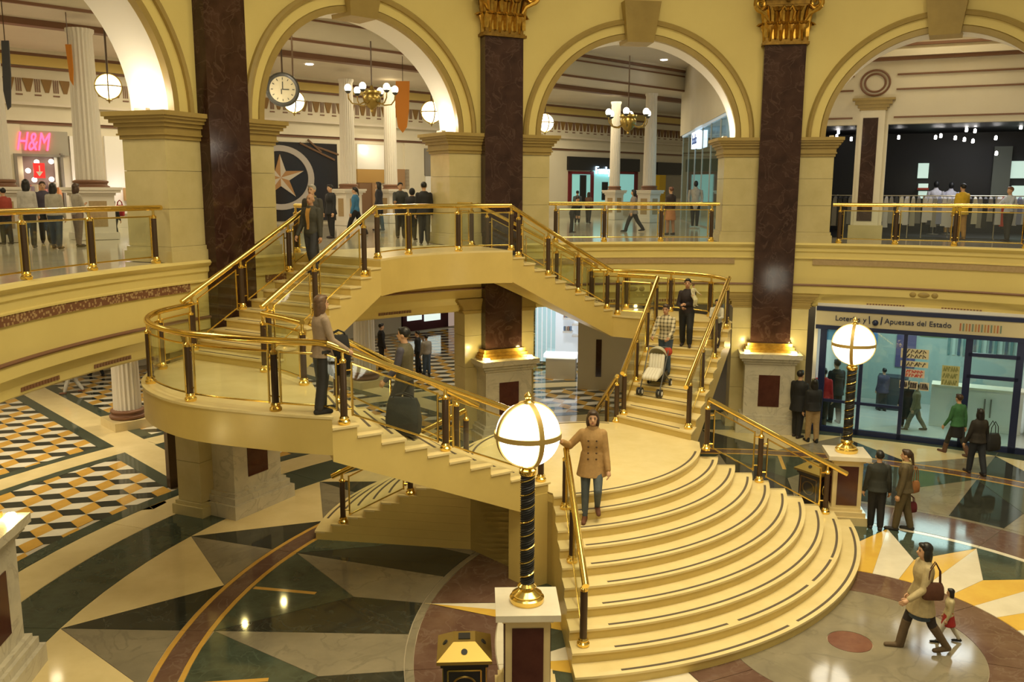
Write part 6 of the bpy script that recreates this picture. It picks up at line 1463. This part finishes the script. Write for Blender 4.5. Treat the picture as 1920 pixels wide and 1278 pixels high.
dummy('shop mannequin in a white jacket left of the yellow coat', 1776, 440, 340, -100, (0.58, 0.57, 0.66), (0.5, 0.27, 0.07))

# ---- bags
def bag(label, loc, rz, size, col, kind='tote', group='bags carried by shoppers', name='handbag'):
    t = thing(name, label, 'bag', loc, rz, group); w, d, hh = size
    b = MB(); n = 16; rings = []
    for z, k in ((0, 0.86), (0.04 * hh, 0.98), (0.4 * hh, 1.04), (0.8 * hh, 0.94), (hh, 0.80)):
        ring = []
        for i in range(n):
            a = 2 * math.pi * i / n; cx, sy = math.cos(a), math.sin(a); e = 0.45
            ring.append((math.copysign(abs(cx) ** e, cx) * w / 2 * k, math.copysign(abs(sy) ** e, sy) * d / 2 * (k if z < hh else 0.5), z))
        rings += ring
    f = [(i * n + k, i * n + (k + 1) % n, (i + 1) * n + (k + 1) % n, (i + 1) * n + k) for i in range(4) for k in range(n)] + [tuple(range(n - 1, -1, -1)), tuple(4 * n + k for k in range(n))]
    b.add(rings, f).build('bag_body', cloth(col), t, True, local=True)
    hl_ = {'tote': 0.16, 'shoulder': 0.34, 'sack': 0.10}[kind]
    for sy in (-1, 1):
        MB().tube([(x * w * 0.3, sy * d * 0.18, hh * 0.96 + hl_ * math.sin(math.pi * q)) for q, x in ((0, -1), (0.2, -0.85), (0.5, 0), (0.8, 0.85), (1, 1))], 0.010, 6).build('handle', cloth(tuple(c * 0.8 for c in col)), t, True, local=True)
    return t
def near(p, heading, side, fwd, z): a = R_(heading); return (p.x + math.cos(a) * fwd + math.sin(a) * side, p.y + math.sin(a) * fwd - math.cos(a) * side, p.z + z)
bag('big dark grey shopping bag carried by the man in the vest', near(pv, 165, -0.34, -0.10, 0.06), R_(165), (0.58, 0.26, 0.62), (0.035, 0.036, 0.034), 'sack', name='shopping_bag')
p, h = stand(640, 768, Z2L, 553)
bag('black bag and coat held by the woman in the beige top', (p.x - 0.02, p.y + 0.05, Z2L + 0.55), R_(20), (0.34, 0.22, 0.62), BLK, 'sack', name='shoulder_bag')
bag('maroon handbag hanging from the olive suited person', near(hpos, 150, 0.30, -0.10, 0.32), R_(10), (0.30, 0.13, 0.22), (0.13, 0.012, 0.018), 'tote')
bag('tan shoulder bag under the arm of the olive suited person', near(hpos, 150, 0.26, -0.16, 0.78), R_(30), (0.26, 0.12, 0.24), (0.36, 0.15, 0.05), 'shoulder', name='shoulder_bag')
bag('large black bag on the shoulder of the woman in the black coat', near(bagp, 95, 0.38, 0.0, 0.62), R_(20), (0.42, 0.22, 0.42), BLK, 'shoulder', name='shoulder_bag')
bag('brown leather shoulder bag of the striding woman', near(wp, 178, -0.22, -0.06, 0.90 * wh / 1.7), R_(178), (0.31, 0.11, 0.26), (0.10, 0.035, 0.018), 'shoulder', name='shoulder_bag')
bag('orange bag carried by the woman in white in the aisle at left', tuple(on(130, 705, 0.55)), R_(20), (0.5, 0.2, 0.3), (0.55, 0.16, 0.04), 'tote')
bag('red bag carried by the distant person beside the left pier', tuple(at(226, 405, at(217, 444, 20).y + 8)), 0, (0.25, 0.12, 0.35), (0.45, 0.03, 0.04), 'tote')

# ---- stroller in front of the man in plaid
a_ = R_(HD); sp_ = Vector((pd_.x + math.cos(a_) * 0.66, pd_.y + math.sin(a_) * 0.66, pd_.z - 0.26))
sr = thing('stroller', 'white and black stroller being wheeled down the right lower flight', 'stroller', sp_, a_ - math.pi / 2)
sr.rotation_euler = (R_(-10), 0, a_ - math.pi / 2)
frm = MB()
for sx in (-1, 1):
    frm.tube([(sx * 0.24, 0.42, 0.12), (sx * 0.24, 0.05, 0.52), (sx * 0.25, -0.32, 0.98)], 0.014, 6); frm.tube([(sx * 0.25, -0.32, 0.10), (sx * 0.24, 0.05, 0.52)], 0.014, 6)
frm.tube([(-0.25, -0.32, 0.98), (0.25, -0.32, 0.98)], 0.018, 6); frm.tube([(-0.24, 0.42, 0.12), (0.24, 0.42, 0.12)], 0.012, 6); frm.tube([(-0.24, -0.32, 0.10), (0.24, -0.32, 0.10)], 0.012, 6)
frm.build('frame', flat('stroller_tube', (0.10, 0.10, 0.10), 0.35), sr, True, local=True)
for x, y in ((-0.28, 0.42), (-0.20, 0.42), (0.20, 0.42), (0.28, 0.42), (-0.27, -0.32), (0.27, -0.32)):
    w_ = MB(); n = 18
    for k in range(n): pass
    w_.tube([(x - 0.022, y, 0.10), (x + 0.022, y, 0.10)], 0.095, 16); wo = w_.build('wheel', M['black'], sr, True, local=True)
    MB().tube([(x - 0.026, y, 0.10), (x + 0.026, y, 0.10)], 0.05, 12).build('wheel_hub', M['white'], wo, True, local=True)
WHT = flat('stroller_white', (0.66, 0.62, 0.52))
def slab(p0, p1, w, th, r=0.05):
    m = MB(); p0, p1 = Vector(p0), Vector(p1); d = (p1 - p0).normalized(); n = d.cross(Vector((1, 0, 0)))
    for k in range(5):
        x = -w / 2 + w * k / 4; cap(m, p0 + Vector((x, 0, 0)), p1 + Vector((x, 0, 0)), th, th, 10)
    return m
so_ = slab((0, -0.20, 0.80), (0, -0.04, 0.46), 0.28, 0.05).build('seat_back', WHT, sr, True, local=True)
slab((0, -0.02, 0.45), (0, 0.20, 0.43), 0.28, 0.055).build('seat', WHT, sr, True, local=True)
slab((0, 0.06, 0.52), (0, 0.36, 0.44), 0.27, 0.065).build('foot_muff', WHT, sr, True, local=True)
hd_ = MB(); n_ = 12
for i in range(7):
    a = R_(-10 + 120 * i / 6)
    for k in range(n_ + 1):
        b_ = math.pi * k / n_; hd_.v.append((0.22 * math.cos(b_), -0.22 + 0.22 * math.sin(b_) * math.cos(a) * -1, 0.80 + 0.22 * math.sin(b_) * math.sin(a)))
for i in range(6):
    for k in range(n_): q = i * (n_ + 1) + k; hd_.f.append((q, q + 1, q + n_ + 2, q + n_ + 1))
ho = hd_.build('hood', flat('stroller_hood', (0.45, 0.42, 0.30)), sr, True, local=True)
ho.modifiers.new('thick', 'SOLIDIFY').thickness = 0.015
MB().box((0.0, -0.20, 0.30), (0.36, 0.36, 0.20)).build('basket', M['black'], sr, local=True)
MB().sphere((-0.22, -0.33, 0.88), (0.11, 0.08, 0.11), 12, 8).build('red_pouch', cloth((0.42, 0.05, 0.02)), sr, True, local=True)

# ---- finish the bodies
import bmesh
for o, vx, ex in REMESH:
    m_ = o.modifiers.new('skin', 'REMESH'); m_.mode = 'VOXEL'; m_.voxel_size = vx; m_.use_smooth_shade = True
bpy.context.view_layer.update(); dg = bpy.context.evaluated_depsgraph_get(); out = []
for o, vx, ex in REMESH: out.append(bpy.data.meshes.new_from_object(o.evaluated_get(dg)))
for (o, vx, ex), me in zip(REMESH, out):
    o.modifiers.clear(); old = o.data; mats = list(old.materials)
    bm = bmesh.new(); bm.from_mesh(me)
    bmesh.ops.smooth_vert(bm, verts=bm.verts, factor=0.5, use_axis_x=True, use_axis_y=True, use_axis_z=True)
    if ex: bm.from_mesh(ex)
    nm = old.name; bm.to_mesh(me); bm.free(); me.materials.clear(); me.name = nm
    for m_ in mats: me.materials.append(m_)
    me.shade_smooth(); o.data = me; bpy.data.meshes.remove(old)
